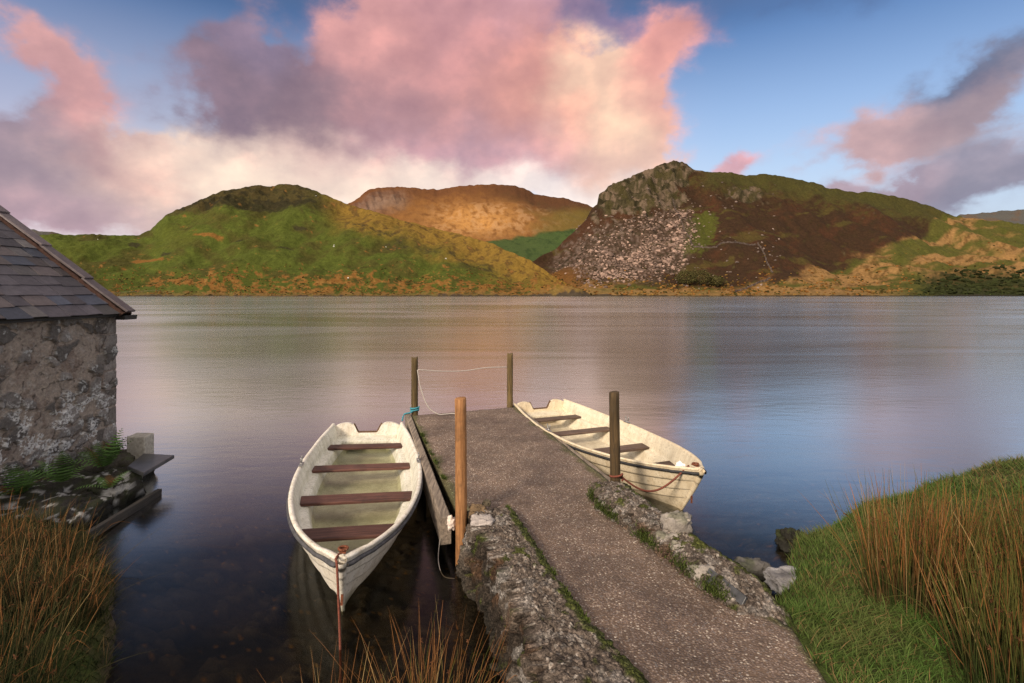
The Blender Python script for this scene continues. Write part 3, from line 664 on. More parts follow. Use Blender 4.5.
path_Z = [(12, .45), (5.5, .45), (4.5, .49), (3.3, .56), (2.7, .62), (1.5, .74), (-3, .95)]
def land(x, y):
    ys = interp(x, shore_pts)+.10*fbm(x*1.7, 2.0, 0, 3); s = (ys-y)*.8
    L = x < .4
    hi = np.where(L, .42, interp(x, [(1.5, .52), (2.5, .52), (3.4, .49), (4.5, .8), (5.5, .95), (8, 1.15), (20, 1.5)]))
    run = np.where(L, 1.2, .62)
    zl = hi*(1-np.exp(-np.maximum(s, 0)/run*1.8))+np.maximum(s-1.2, 0)*np.where(L, .02, .06)
    zl = zl+np.where(s > 0, np.clip(s, 0, 1)*(.05*fbm(x*1.3, y*1.3, 3, 3)+.035*fbm(x*5, y*5, 4, 3)), 0)
    zw = -.05-.27*np.maximum(-s, 0)**.9; zw = np.maximum(zw, -2.9)+.05*fbm(x*2.5, y*2.5, 8, 4)*np.clip(-s*2, 0, 1)
    z = np.where(s > 0, zl, zw)
    pl, pr, pz = interp(y, path_L), interp(y, path_R), interp(y, path_Z)
    w = ss(1.0, .15, x-pr)*(x > pr-.03)*ss(3.9, 3.5, y); z = np.maximum(z, z*(1-w)+(pz-.015)*w)
    inp = (x > pl-.05) & (x < pr-.03) & (y < 5.6)
    return np.where(inp, np.minimum(z, pz-.12), z), s
xs = np.concatenate([np.arange(-13, -7, .12), np.arange(-7, 6.5, .035), np.arange(6.5, 15, .12)]); ys_ = np.concatenate([np.arange(-4, 1.8, .12), np.arange(1.8, 9, .035), np.arange(9, 16, .12)])
X, Y = np.meshgrid(xs, ys_, indexing='ij'); Z, S = land(X, Y)
n1 = fbm(X*1.5, Y*1.5, 5, 4); n2 = fbm(X*6, Y*6, 6, 4); f1, f2, rid = worley(X*5.5+.5*n1, Y*5.5, 4)
bed = np.broadcast_to(np.array((.045, .034, .021)), X.shape+(3,)).copy()
bed = mixc(bed, np.array((.022, .02, .014)), ss(-.1, .4, n1)); st = ss(.05, .2, f2-f1)*ss(.5, .65, rid+.3*n1)
bed = mixc(bed, np.array((.085, .066, .042)), st*.6*ss(.1, .9, rid)); Z = np.where(S < -.05, Z+st*.04, Z)
lf1, lf2, lr = worley(X*11, Y*11, 9); bed = mixc(bed, np.array((.22, .11, .02)), (lf1 < .16)*ss(.8, .85, lr)*.9)
turf = mixc(np.broadcast_to(np.array((.04, .055, .012)), X.shape+(3,)).copy(), np.array((.055, .05, .018)), ss(-.1, .4, n1)); turf = mixc(turf, np.array((.06, .042, .025)), ss(.2, .5, n2)*.6)
gc = bed*(1-ss(.02, .18, S+.1*n2)[..., None])+turf*ss(.02, .18, S+.1*n2)[..., None]
o = mesh('shore_ground', np.stack([X, Y, Z], -1), gridf(*X.shape)[:, ::-1].copy(), M['shore'], None, gc, True, origin=False); tag(o, kind='structure')

# ------------------------------------------------------------------ jetty, path and low walls
def strip(yL, yR, nU):
    """rows go from yL list to the matching right edge"""
    rows = []
    for a, b in zip(yL, yR):
        pa = np.array([interp(a, path_L), a, interp(a, path_Z)]); pb = np.array([interp(b, path_R), b, interp(b, path_Z)])
        u = np.linspace(0, 1, nU)[:, None]; rows.append(pa*(1-u)+pb*u)
    return np.array(rows)
tl = np.linspace(0, 1, 130); yl = 9.43+(5.5-9.43)*tl; yr = 10.13+(6.0-10.13)*tl
deckV = strip(yl, yr, 60)
tl = np.linspace(0, 1, 200); yl2 = 5.5+(-2.5-5.5)*tl**1.3; yr2 = 6.0+(-2.5-6.0)*tl**1.3
pathV = strip(yl2, yr2, 60)
def tone(V, edge=None):
    n = fbm(V[..., 0]*2.2, V[..., 1]*2.2, 14, 4); f = fbm(V[..., 0]*9, V[..., 1]*9, 15, 3)
    c = np.ones(V.shape)*np.array((1.02, .99, .95)); c = c*(1+.25*n+.15*f)[..., None]
    u = np.linspace(0, 1, V.shape[1])[None, :]; e = np.minimum(u, 1-u)
    moss = ss(.06, .015, e+.04*n+.03*f)
    c = mixc(c, np.array((.45, .62, .22)), moss*.75); return c
def relief(V):
    V = V.copy(); V[..., 2] += .010*fbm(V[..., 0]*3, V[..., 1]*3, 1, 3)+.003*fbm(V[..., 0]*20, V[..., 1]*20, 2, 2); return V
allV = relief(np.concatenate([deckV, pathV[1:]], 0)); deckV = allV[:130]; pathV = allV[129:]
jt = empty('jetty', (-.3, 7.6, 0), 0, 'pebbled concrete jetty with weathered edge boards running into the lake', 'jetty')
def slab_mesh(name, V, th, mat, parent, col):
    n, m = V.shape[:2]; lo = V.copy(); lo[..., 2] -= th
    idx = np.arange(n*m).reshape(n, m); ring = np.concatenate([idx[0], idx[1:, -1], idx[-1, -2::-1], idx[-2:0:-1, 0]]); r2 = np.roll(ring, -1)
    Fc = np.concatenate([gridf(n, m), np.stack([ring, ring+n*m, r2+n*m, r2], -1), gridf(n, m)[:, ::-1]+n*m])
    return mesh(name, np.concatenate([V.reshape(-1, 3), lo.reshape(-1, 3)]), Fc, mat, parent, np.concatenate([col.reshape(-1, 3)]*2))
slab_mesh('deck', deckV, .16, M['path'], jt, tone(deckV))
o = slab_mesh('path', pathV, .10, M['path'], None, tone(pathV)); tag(o, kind='structure')
def beam(name, a, b, w, h, mat, parent, sag=0):
    """a rough squared beam from a to b (centre of its top)"""
    a, b = np.asarray(a, float), np.asarray(b, float); n = 24
    d = (b-a)/np.linalg.norm(b-a); s = np.array([-d[1], d[0], 0]); u = np.linspace(0, 1, n)[:, None]
    c = a*(1-u)+b*u; c[:, 2] += .008*fbm(u[:, 0]*9, 1.0, 3, 3)
    pr = [(-w/2, -h), (-w/2, -.012), (-w/2+.012, 0), (w/2-.012, 0), (w/2, -.012), (w/2, -h)]
    V = np.stack([c+s*(p+.006*fbm(u*6, p*9+q*5, 2, 2))+np.array([0, 0, q]) for p, q in pr], 1)
    Fl = [list(f) for f in gridf(n, 6, True)]+[list(range(6)), list(range((n-1)*6, n*6))[::-1]]
    return mesh(name, V, Fl, mat, parent, None, False)
beam('edge_board', (-1.905, 9.50, .47), (-.665, 5.22, .43), .105, .27, M['board'], jt)
beam('edge_board', (.135, 10.1, .44), (1.245, 6.02, .44), .06, .18, M['board'], jt)
beam('end_board', (-1.83, 9.47, .435), (.08, 10.17, .435), .05, .2, M['board'], jt)
for (x, y) in ((-1.55, 8.9), (-.95, 6.9), (.15, 9.4), (.75, 7.1)):
    V, Fc = tubes(np.array([[(x, y, -1.6), (x, y, -.5), (x, y, .29)]]), np.array([[.08, .08, .08]]), 10); mesh('pile', V, Fc, M['board_dark'], jt)

def rough_wall(name, ys, outer, inner, ztop, zbase_o, zbase_i, label, seed, batter=.16, face_rock=True, crown=.012, moss_side=1, dark=1.0):
    """rubble wall: outer foot, outer top edge, crown, inner top edge, inner foot"""
    n = len(ys); prof = []
    xo, xi, zt = interp(ys, outer), interp(ys, inner), interp(ys, ztop); zi = interp(ys, zbase_i)
    m1, m2, m3 = 72, 64, 24
    U = []
    for k in range(m1):
        u = k/m1; U.append((xo-batter*(1-u)**1.0, zbase_o+(zt-zbase_o)*u, 0))
    for k in range(m2):
        u = k/m2; e = 1-abs(2*u-1)**8; U.append((xo+(xi-xo)*u, zt+crown*e-.0*u, 1))
    for k in range(m3+1):
        u = k/m3; U.append((xi+.05*u*moss_side, zt+(zi-zt)*u, 2))
    X = np.stack([q[0] for q in U], 1); Z = np.stack([q[1] for q in U], 1); R_ = np.array([q[2] for q in U])[None]+0*X; Yy = np.repeat(ys[:, None], X.shape[1], 1)
    dx = np.where(R_ == 0, -1.0, np.where(R_ == 1, 0, .6)); dz = np.where(R_ == 1, 1.0, np.where(R_ == 0, .1, .3))
    U2 = np.where(R_ == 1, X, X-Z)      # unrolled coordinate
    n1 = fbm(Yy*2.5, U2*2.5, seed, 4); n2 = fbm(Yy*9, U2*9, seed+2, 4); n3 = fbm(Yy*30, U2*30, seed+3, 3)
    f1, f2, rid = worley(Yy*4.2+.4*n1, U2*5+.4*n2, seed); stn = ss(.04, .22, f2-f1)
    amt = np.where(R_ == 0, 1.0, np.where(R_ == 1, .3, .7))*(.5+.5*rid)
    hgt = amt*stn*np.where(R_ == 0, .06+.04*dark, .06)+.03*n1*np.where(R_ == 1, .35, 1)+.020*n2*np.where(R_ == 1, .6, 1)+.014*n3+.006*fbm(Yy*75, U2*75, seed+4, 2)
    fo = np.clip(np.arange(X.shape[1])[None]/6, 0, 1)
    X2 = X+dx*hgt*fo; Z2 = Z+dz*hgt
    c = np.broadcast_to(np.array((.13, .102, .082)), X.shape+(3,)).copy()
    c = mixc(c, np.array((.14, .112, .09)), ss(0, .5, n1+.9*n3)*.8); c = mixc(c, np.array((.05, .039, .032)), ss(.0, .35, n2+.4*n3)*.75)
    peb1, peb2, pr = worley(Yy*26, U2*26, seed+5); c = mixc(c, np.array((.34, .30, .26)), (peb1 < .33)*ss(.55, .75, pr)*.6)
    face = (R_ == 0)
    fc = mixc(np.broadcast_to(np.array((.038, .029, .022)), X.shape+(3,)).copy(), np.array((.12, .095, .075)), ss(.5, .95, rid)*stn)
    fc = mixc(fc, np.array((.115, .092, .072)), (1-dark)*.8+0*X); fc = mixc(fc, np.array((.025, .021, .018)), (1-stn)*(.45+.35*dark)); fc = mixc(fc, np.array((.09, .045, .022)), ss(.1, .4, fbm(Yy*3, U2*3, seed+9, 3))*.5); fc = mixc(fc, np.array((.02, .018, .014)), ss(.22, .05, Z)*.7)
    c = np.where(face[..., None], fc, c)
    li = ss(.25, .45, fbm(Yy*5, U2*5, seed+13, 5, .65)); c = mixc(c, np.array((.42, .39, .36)), li*ss(.2, .4, Z)*np.where(R_ == 1, .22, .4))
    ed = np.where(R_ == 2, 1.0, np.where(R_ == 1, ss(.75, 1, (np.arange(X.shape[1])[None]-m1)/m2), 0))
    ms = ss(.25, .6, ed*.75+.7*n2+.5*n1); c = mixc(c, np.array((.055, .066, .014)), ms*.9); c = mixc(c, np.array((.03, .036, .01)), ms*ss(0, .3, n3)*.7)
    ms2 = ss(.35, .5, n2*.7+n1*.6)*(R_ == 1); c = mixc(c, np.array((.07, .075, .02)), ms2*.6)
    V = np.stack([X2, Yy, Z2], -1); m = X.shape[1]
    Fl = gridf(n, m)
    V = V.reshape(-1, 3); C_ = c.reshape(-1, 3)
    # rounded ends
    ext = []
    for row, sgn in ((0, 1), (n-1, -1)):
        r0 = V[row*m:(row+1)*m]; cen = r0.mean(0)
        prev = np.arange(row*m, (row+1)*m)
        for q in (1, 2, 3):
            w = r0.copy(); k = q/3; w = cen+(w-cen)*(1-k*k*.95); w[:, 1] = r0[:, 1]+sgn*(.16*math.sin(k*1.57))+.012*rng.normal(size=m)
            ids = np.arange(m)+len(V); V = np.concatenate([V, w]); C_ = np.concatenate([C_, C_[row*m:(row+1)*m]])
            a = np.stack([prev[:-1], prev[1:], ids[1:], ids[:-1]], -1); Fl = np.concatenate([Fl, a[:, ::-1] if sgn > 0 else a]); prev = ids
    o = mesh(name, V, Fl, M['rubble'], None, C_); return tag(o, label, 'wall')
wl_o = [(5.3, -.43), (5.0, -.36), (4.46, -.16), (3.75, .03), (3.26, .14), (2.74, .2), (1.2, .45)]
wl_i = [(5.4, -.08), (4.66, .11), (3.96, .29), (3.29, .46), (2.72, .69), (1.2, 1.08)]
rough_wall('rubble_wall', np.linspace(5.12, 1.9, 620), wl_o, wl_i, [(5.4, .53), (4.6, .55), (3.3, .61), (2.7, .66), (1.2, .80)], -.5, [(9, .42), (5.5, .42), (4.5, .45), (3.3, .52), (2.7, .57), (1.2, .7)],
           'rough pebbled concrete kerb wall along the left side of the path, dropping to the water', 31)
wr_o = [(5.8, .93), (5.33, .95), (4.46, 1.27), (3.73, 1.47), (3.3, 1.62), (3.0, 1.72)]
wr_i = [(5.9, 1.22), (5.37, 1.27), (4.26, 1.56), (3.77, 1.76), (3.3, 1.86), (3.0, 1.92)]
def right_wall():
    # mossy face towards the path: outer = path side
    return rough_wall('mossy_wall', np.linspace(5.72, 3.15, 420), wr_o, wr_i, [(5.8, .56), (5.3, .62), (4.4, .63), (3.75, .63), (3.5, .57), (3.3, .47), (3.0, .40)], .30, [(6, -.3), (3.8, -.2), (3.4, .3)],
           'low crumbling mossy rubble wall along the right side of the path', 71, .07, crown=.015, dark=0.0)
right_wall()

# posts
def post(name, base, top, r, mat, label, notch=False, k=16):
    base, top = np.asarray(base, float), np.asarray(top, float); n = 26
    u = np.linspace(0, 1, n)[:, None]; c = base*(1-u)+top*u
    th = np.arange(k)*2*math.pi/k; u2, t2 = np.meshgrid(u[:, 0], th, indexing='ij')
    rr = r*(1.03-.06*u2)*(1+.07*fbm(np.cos(t2)*1.2+base[0]*3, np.sin(t2)*1.2, u2*4, 3)); L = np.linalg.norm(top-base)
    bulge = .012*np.exp(-((u2-.72)*L/.03)**2)*np.exp(-((t2-4.5)/.5)**2)+.012*np.exp(-((u2-.5)*L/.03)**2)*np.exp(-((t2-5.2)/.5)**2); rr += bulge
    V = c[:, None, :]+np.stack([rr*np.cos(t2), rr*np.sin(t2), 0*rr], -1)
    if notch: V[-1, :, 2] += .02*np.sin(th*2+1)
    else: V[-1, :, 2] += .006*np.sin(th+1)
    tip = V[-1].mean(0); V = V.reshape(-1, 3); ring2 = tip+(V[-k:]-tip)*.86+np.array([0, 0, .007])
    V = np.concatenate([V, ring2, [tip+np.array([0, 0, .008])]])
    Fl = [list(f) for f in gridf(n+1, k, True)]+[[(n)*k+i, (n)*k+(i+1) % k, (n+1)*k] for i in range(k)]+[list(range(k))[::-1]]
    return tag(mesh(name, V, Fl, mat), label, 'post', 'jetty mooring posts')
post('mooring_post', (-1.79, 9.56, -1), (-1.79, 9.56, H-(358-Y0)/F*9.56), .062, M['post_old'], 'slim weathered post at the far left jetty corner, blue rope round its foot', True)
post('mooring_post', (-.045, 10.24, -1), (-.04, 10.24, H-(354-Y0)/F*10.24), .06, M['post_old'], 'slim weathered post at the far right jetty corner beside the cream boat stern', True)
post('mooring_post', (-.49, 5.10, -.7), (-.505, 5.10, H-(398.5-Y0)/F*5.10), .057, M['post_new'], 'bright orange brown post on the left jetty edge with white cloth at its foot')
post('mooring_post', (1.195, 5.93, -.6), (1.165, 5.93, H-(392.5-Y0)/F*5.93), .06, M['post_dark'], 'dark brown post at the right edge of the jetty, red mooring rope round it')

# ropes
def rope(name, pts, r, mat, label, cat='rope'): return tag(tube_obj(name, pts, r, mat, None, 6, sub=8), label, cat)
zA = H-(369.5-Y0)/F*9.5; zB = H-(367-Y0)/F*10.2
rope('rope', [(-1.72, 9.5, zA), (-1.3, 9.66, zA-.055), (-.9, 9.84, zA-.075), (-.5, 10.0, zA-.04), (-.1, 10.2, zB)], .009, M['rope_pale'], 'thin pale rope slung between the two far posts of the jetty')
rope('rope', [(-1.725, 9.5, zA-.01), (-1.66, 9.46, zA-.33), (-1.52, 9.42, zA-.66), (-1.34, 9.42, .48), (-1.22, 9.47, .466), (-1.1, 9.52, .466), (-.98, 9.50, .466)], .011, M['rope_pale'], 'thin pale rope hanging from the far left post down onto the deck')
ring = [(-1.79+.075*math.cos(a), 9.56+.075*math.sin(a), .50+.006*a) for a in np.linspace(.5, 12.6, 22)]
rope('tied_rope', ring+[(-1.84, 9.47, .5), (-1.95, 9.42, .475), (-1.985, 9.4, .36)], .014, M['rope_blue'], 'blue rope knotted round the foot of the far left post')
ring = [(1.19+.07*math.cos(a), 5.93+.07*math.sin(a), .56+.012*a) for a in np.linspace(-.5, 5.8, 14)]
BOW_R = np.array([2.17, 6.18, .585])
cat_ = [tuple(np.array([1.26, 5.93, .58])*(1-u)+(BOW_R+np.array([-.05, .05, .03]))*u-np.array([0, 0, .26*math.sin(math.pi*u)*(1-.3*u)])) for u in np.linspace(0, 1, 9)]
rope('mooring_rope', ring+cat_, .012, M['rope_red'], 'rust red mooring rope sagging from the right boat bow to the dark post')
bowL = G(336, 565, .58)
rope('mooring_rope', [bowL+np.array([.0, .12, .04]), bowL+np.array([.0, .0, .05]), P(337, 566, 3.96), P(338.5, 600, 3.95), P(340, 640, 3.93), P(341, 690, 3.9)], .0095, M['rope_red'], 'frayed rust red rope hanging from the left boat bow into the water')
def crumple(c, s, n=20, seed=0):
    u = np.linspace(0, math.pi, n); v = np.linspace(0, 2*math.pi, n, endpoint=False); A, B = np.meshgrid(u, v, indexing='ij')
    d = np.stack([np.sin(A)*np.cos(B), np.sin(A)*np.sin(B), np.cos(A)], -1); r = 1+.55*fbm(d[..., 0]*1.6+seed, d[..., 1]*1.6, d[..., 2]*1.6, 4)
    return (np.asarray(c)+d*r[..., None]*np.asarray(s)), gridf(n, n, True)
V, Fc = crumple((-.60, 5.12, .42), (.042, .04, .07), 24, 3); tag(mesh('knotted_cloth', V, Fc, M['cloth']), 'off white cloth rag knotted at the foot of the orange post', 'cloth')
rope('wire', [(-.72, 5.25, .25), (-.73, 5.15, .05), (-.66, 4.98, -.02), (-.55, 4.98, -.05)], .004, M['rope_pale'], 'thin loose wire trailing from the board end below the orange post', 'wire')

# ------------------------------------------------------------------ boats
def boat(stern, bow, hull_m, liner_m, rub_m, th_m, label, water, roll=0):
    stern, bow = np.asarray(stern, float), np.asarray(bow, float); L = np.linalg.norm(bow[:2]-stern[:2])
    rz = math.atan2(bow[1]-stern[1], bow[0]-stern[0])
    root = empty('rowing_boat', (stern[0], stern[1], 0), rz, label, 'boat', 'moored rowing boats')
    n = 72; t = np.concatenate([np.linspace(0, .8, 46), np.linspace(.8, 1, 27)[1:]]); n = len(t)
    def smooth(pts, t):
        y = interp(t, pts); tt = np.linspace(-.06, .06, 13); return np.mean([interp(np.clip(t+q, 0, 1), pts) for q in tt*np.minimum(1, 1)], 0)
    b = smooth([(0, .565), (.15, .68), (.35, .765), (.5, .77), (.65, .70), (.8, .545), (.9, .36), (.96, .19), (1, .06)], t)
    b = b*np.clip(((1-t)/.055), 0, 1)**.45*.985+.03*(1-np.clip(((1-t)/.055), 0, 1)**.45)
    sh = smooth([(0, .47), (.3, .43), (.6, .45), (.85, .525), (1, .60)], t); sh = np.where(t > .94, interp(t, [(.94, .566), (1, .6)]), sh)
    zk = smooth([(0, -.1), (.3, -.16), (.75, -.14), (.9, -.10), (1, -.04)], t)
    rake = .40*np.clip((t-.55)/.45, 0, 1)**2.2
    # outer skin with lapped strakes
    vs = []; laps = [.36, .56, .76]
    for v in np.linspace(0, 1, 30): vs.append((v, 0))
    for q in laps: vs += [(q-.002, -1), (q+.002, 1)]
    vs = sorted(vs); vv = np.array([a for a, _ in vs])
    lap = np.zeros_like(vv)
    for q in laps: lap += np.where(vv < q, np.clip(1-(q-vv)/.2, 0, 1)*0, 0)
    prev = np.array([max([0]+[q for q in laps if q < v]) for v in vv]); nxt = np.array([min([1.0]+[q for q in laps if q > v]) for v in vv])
    lap = .024*(1-(vv-prev)/(nxt-prev))        # each strake stands proud at its lower edge
    lap = np.where(vv < laps[0], 0, lap)
    pw = interp(t, [(0, .36), (.5, .40), (.8, .62), (1, .9)])[:, None]; qz = interp(t, [(0, 1.6), (.5, 1.5), (.8, 1.15), (1, 1.0)])[:, None]
    Yh = b[:, None]*vv[None]**pw + lap[None]*np.clip(b[:, None]/.2, 0, 1); Zh = zk[:, None]+(sh-zk)[:, None]*vv[None]**qz; Xh = (t*L)[:, None]-rake[:, None]*(1-vv[None])**1.15
    Yh[:, 0] = 0
    # gunwale roll over to the inside
    lip = [(.012, .008), (.006, .020), (-.014, .024), (-.034, .020), (-.042, .004)]
    Yg = np.stack([np.maximum(b+a, .004) for a, _ in lip], 1); Zg = np.stack([sh+z for _, z in lip], 1)
    xb = np.clip((t-.9)/.1, 0, 1)**2
    Xg = np.stack([t*L-xb*(.012-a)*1.0 for a, _ in lip], 1)
    Yo = np.concatenate([Yh, Yg], 1); Zo = np.concatenate([Zh, Zg], 1); Xo = np.concatenate([Xh, Xg], 1)
    def both(X, Y, Z, name, mat, parent, flip=False, smooth=True):
        A = np.stack([X, Y, Z], -1); Bm = A*np.array([1, -1, 1]); n_, m_ = X.shape; f = gridf(n_, m_)
        Fc = np.concatenate([f[:, ::-1] if not flip else f, (f if not flip else f[:, ::-1])+n_*m_])
        return mesh(name, np.concatenate([A.reshape(-1, 3), Bm.reshape(-1, 3)]), Fc, mat, parent, None, smooth, True)
    hull = both(Xo, Yo, Zo, 'hull', hull_m, root)
    # stem bar closing the bow
    stem = np.stack([Xh[-1]+.008, 0*Xh[-1], Zh[-1]], -1)
    V, Fc = tubes(stem[None], np.linspace(.014, .04, len(stem))[None], 10); mesh('stem', V, Fc, hull_m, root, None, True, True)
    tv, tf = crumple((L-.035, 0, .60), (.035, .045, .03), 16, 5); mesh('bow_cap', tv, tf, hull_m, root, None, True, True)
    # lining: side wall, bench ledge, inner side, sole
    ins = np.clip((b-.07)/.12, 0, 1)
    prof = [(-.042, None, 0), (-.085, .36, .3), (-.10, .285, .6), (-.115, .255, 1), (-.185, .245, 1), (-.20, .23, 1), (-.235, .12, 1), (-.27, .06, 1)]
    Xi, Yi, Zi = [], [], []
    for a, z, w in prof:
        Yi.append(np.maximum(b+a*(1+.5*w*np.clip((t-.6)/.4, 0, 1)), .003)); Zi.append(sh+.008 if z is None else z+.0*t+np.clip((t-.7)/.3, 0, 1)**2*(.16 if z > .2 else .12)); Xi.append(t*L-xb*(.05-a))
    for q in (.6, .25, 0.0): Yi.append(np.maximum(Yi[-1-0]*0+np.maximum(b-.27*(1+.5*np.clip((t-.6)/.4, 0, 1)), .003)*q, 0)); Zi.append(.05+np.clip((t-.7)/.3, 0, 1)**2*.12+0*t-.008*(1-q)); Xi.append(t*L-xb*.3)
    Xi, Yi, Zi = (np.stack(q, 1) for q in (Xi, Yi, Zi))
    Xi = np.maximum(Xi, .03)
    both(Xi, Yi, Zi, 'lining', liner_m, root, smooth=False)
    # transom with a motor notch between two rounded ears
    yy = np.linspace(-.555, .555, 90); a = np.abs(yy)
    top = np.where(a < .15, .335, .335+.155*ss(.14, .25, a)); top = np.where(a > .24, .50-.075*np.clip((a-.34)/.215, 0, 1)**2.0-.03*np.clip((.33-a)/.09, 0, 1)**2, top)
    bot = interp(a, [(0, -.1), (.2, -.085), (.38, .0), (.48, .14), (.53, .30), (.555, .42)]); bot = np.minimum(bot, top-.004)
    V = []
    for x in (-.012, .055):
        for (z) in (bot, top): V.append(np.stack([np.full_like(yy, x)-.05*(z-.2), yy, z], -1))
    V = np.stack(V, 1)[:, [0, 1, 3, 2]]; m = len(yy)
    mesh('transom', V, [list(f) for f in gridf(m, 4, True)], hull_m, root, None, False, True)
    k = (a < .24); yk = yy[k]; tk = top[k]; n_ = len(yk)
    pts = np.stack([np.full(n_, .012), yk, tk+.004], -1); V, Fc = tubes(pts[None], np.full((1, n_), .020), 6); 
    V[:, 0] = .012+(V[:, 0]-.012)*1.15; V2 = V.copy(); mesh('notch_edge', V2, Fc, M['worn'], root, None, True, True).scale = (1, 1, 1)
    # stern seat moulding
    MB().add([(.03, -.47, .20), (.03, .47, .20), (.03, -.47, .30), (.03, .47, .30), (.26, -.50, .20), (.26, .50, .20), (.26, -.50, .265), (.26, .50, .265)], [(0, 2, 3, 1), (2, 6, 7, 3), (6, 4, 5, 7), (0, 4, 6, 2), (1, 3, 7, 5), (0, 1, 5, 4)]).build('stern_ledge', liner_m, root, local=True, bevel=.02)
    # rubbing strake
    for s in (1, -1):
        pr = [(-.004, -.050), (.014, -.047), (.019, -.034), (.014, -.022), (-.004, -.019)]
        V = np.stack([np.stack([t*L+xb*.022*(q[0] > 0), s*np.maximum(b+q[0]+.008, .002), sh+q[1]], -1) for q in pr], 1)
        mesh('rubbing_strake', V, [list(f) for f in gridf(n, 5)], rub_m, root, None, True, True)
    # thwarts
    for x, w in ((.62, .20), (1.62, .21), (2.72, .24), (3.62, .25)):
        tt = x/L; hb = float(np.interp(tt, t, b))-.10*(1+.5*max(0, (tt-.6)/.4)); hb2 = float(np.interp((x+w/2)/L, t, b))-.10*(1+.5*max(0, (tt-.6)/.4)); hb1 = float(np.interp((x-w/2)/L, t, b))-.10*(1+.5*max(0, (tt-.6)/.4))
        zz = .288+max(0, (tt-.7)/.3)**2*.16; v = [(x-w/2, -hb1, zz-.035), (x+w/2, -hb2, zz-.035), (x+w/2, hb2, zz-.035), (x-w/2, hb1, zz-.035)]; v += [(p[0], p[1], zz) for p in v]
        o = mesh('thwart', v, [(3, 2, 1, 0), (4, 5, 6, 7), (0, 1, 5, 4), (1, 2, 6, 5), (2, 3, 7, 6), (3, 0, 4, 7)], th_m, root, None, False, True); bv = o.modifiers.new('bevel', 'BEVEL'); bv.width = .008; bv.segments = 2
    # rowlocks
    for s in (1, -1):
        x = 2.02; y = s*(float(np.interp(x/L, t, b))-.02); z = float(np.interp(x/L, t, sh))+.03
        arc = [(x+.045*math.cos(q), y, z+.075+.045*math.sin(q)) for q in np.linspace(R(150), R(390), 12)]
        rl = tube_obj('rowlock', arc, .009, M['metal'], root, 7, True, 2)
        tube_obj('rowlock_stem', [(x, y, z-.03), (x, y, z+.035)], .011, M['metal'], rl, 8, True, 2); pl = MB().box((x, y, z+.004), (.16, .05, .012)); pl.build('socket', M['metal'], rl, local=True, bevel=.003)
    # bow eye
    tube_obj('bow_ring', [(L-.10+.035*math.cos(q), .035*math.sin(q), .645) for q in np.linspace(0, 2*math.pi, 14)], .009, M['rust'], root, 7, True, 2)
    MB().box((L-.10, 0, .628), (.10, .05, .012)).build('bow_plate', M['rust'], root, local=True, bevel=.003)
    MB().box((L-.17, 0, .25), (.012, .02, .2), col=None).build('stem_strap', M['rust'], root, local=True)
    if water:
        tt = t[(t*L > .06) & (t < .86)]; hb = np.interp(tt, t, np.maximum(b-.235*(1+.5*np.clip((t-.6)/.4, 0, 1)), .01)); V = np.concatenate([np.stack([tt*L, hb, 0*tt+.125], -1), np.stack([tt*L, -hb, 0*tt+.125], -1)]); q = len(tt)
        mesh('rain_water', V, [(i, i+1, q+i+1, q+i) for i in range(q-1)], M['bilge'], root, None, True, True)
    root.rotation_euler[0] = R(roll)
    return root, L
sternL = np.array([(342+393.6)/2, 0]); 
boat((-2.44, 8.75), (-1.352, 4.06), M['hull_a'], M['liner_a'], M['rub_a'], M['thwart_red'], 'white rowing boat with rain water in it, moored on the left side of the jetty', True, -2.2)
rb, Lr = boat((.56, 10.50), (2.225, 6.11), M['hull_b'], M['liner_b'], M['rub_b'], M['thwart_grey'], 'cream rowing boat with a dry sole, moored on the right side of the jetty', False)
# crumpled white bag in the right bow
ang = math.atan2(6.11-10.50, 2.225-.56); ca, sa = math.cos(ang), math.sin(ang)
q = np.array([.56+ca*(Lr-.52)-sa*(.12), 10.50+sa*(Lr-.52)+ca*(.12), .42])
V, Fc = crumple(q, (.07, .08, .08), 22, 9); tag(mesh('plastic_bag', V, Fc, M['paper'], smooth=False), 'crumpled white plastic bag in the bow of the right boat', 'bag')

# ------------------------------------------------------------------ boathouse
bh = empty('boathouse', (-8.7, 6.4, 0), 0, 'old rubble stone boathouse with a slate roof standing at the lake edge', 'boathouse')
wx, yA, yB, zA_, zB_ = -6.42, 4.2, 8.42, -.3, 2.38
nz = 360; yv = np.concatenate([np.linspace(yA, 6.25, 70)[:-1], np.linspace(6.25, yB, 330)]); ny = len(yv)
yy, zz = np.meshgrid(yv, np.linspace(zA_, zB_, nz), indexing='ij')
w1 = fbm(yy*2, zz*2, 1, 3); w2 = fbm(yy*9, zz*9, 2, 4); w3 = fbm(yy*28, zz*28, 3, 3)
f1, f2, rid = worley(yy*3.4+.5*w1+.12*w2, zz*5.0+.5*w1+.15*w2, 41)
stn = ss(.10, .26, f2-f1+.14*w2)*ss(.42, .5, rid+.12*w1)
w4 = fbm(yy*60, zz*60, 6, 2); hgt = .034*stn*(.4+rid)+.012*w1+.010*w2+.007*w3+.003*w4
q1 = np.floor((zz+.3)/.29); quo = ss(.0, .03, yy-(yB-np.where(q1 % 2 == 0, .42, .26)))*ss(.0, .03, ((zz+.3) % .29))*ss(.29, .26, ((zz+.3) % .29)); hgt = hgt*(1-.6*quo)+.012*quo
mort = mixc(np.broadcast_to(np.array((.28, .232, .196)), yy.shape+(3,)).copy(), np.array((.20, .155, .13)), ss(-.1, .4, w1+.5*w2))
stone = np.array((.165, .153, .148))*(.55+.9*_perm[(rid*255).astype(int)][..., None]/255.0)*np.array((1, .97, .94))
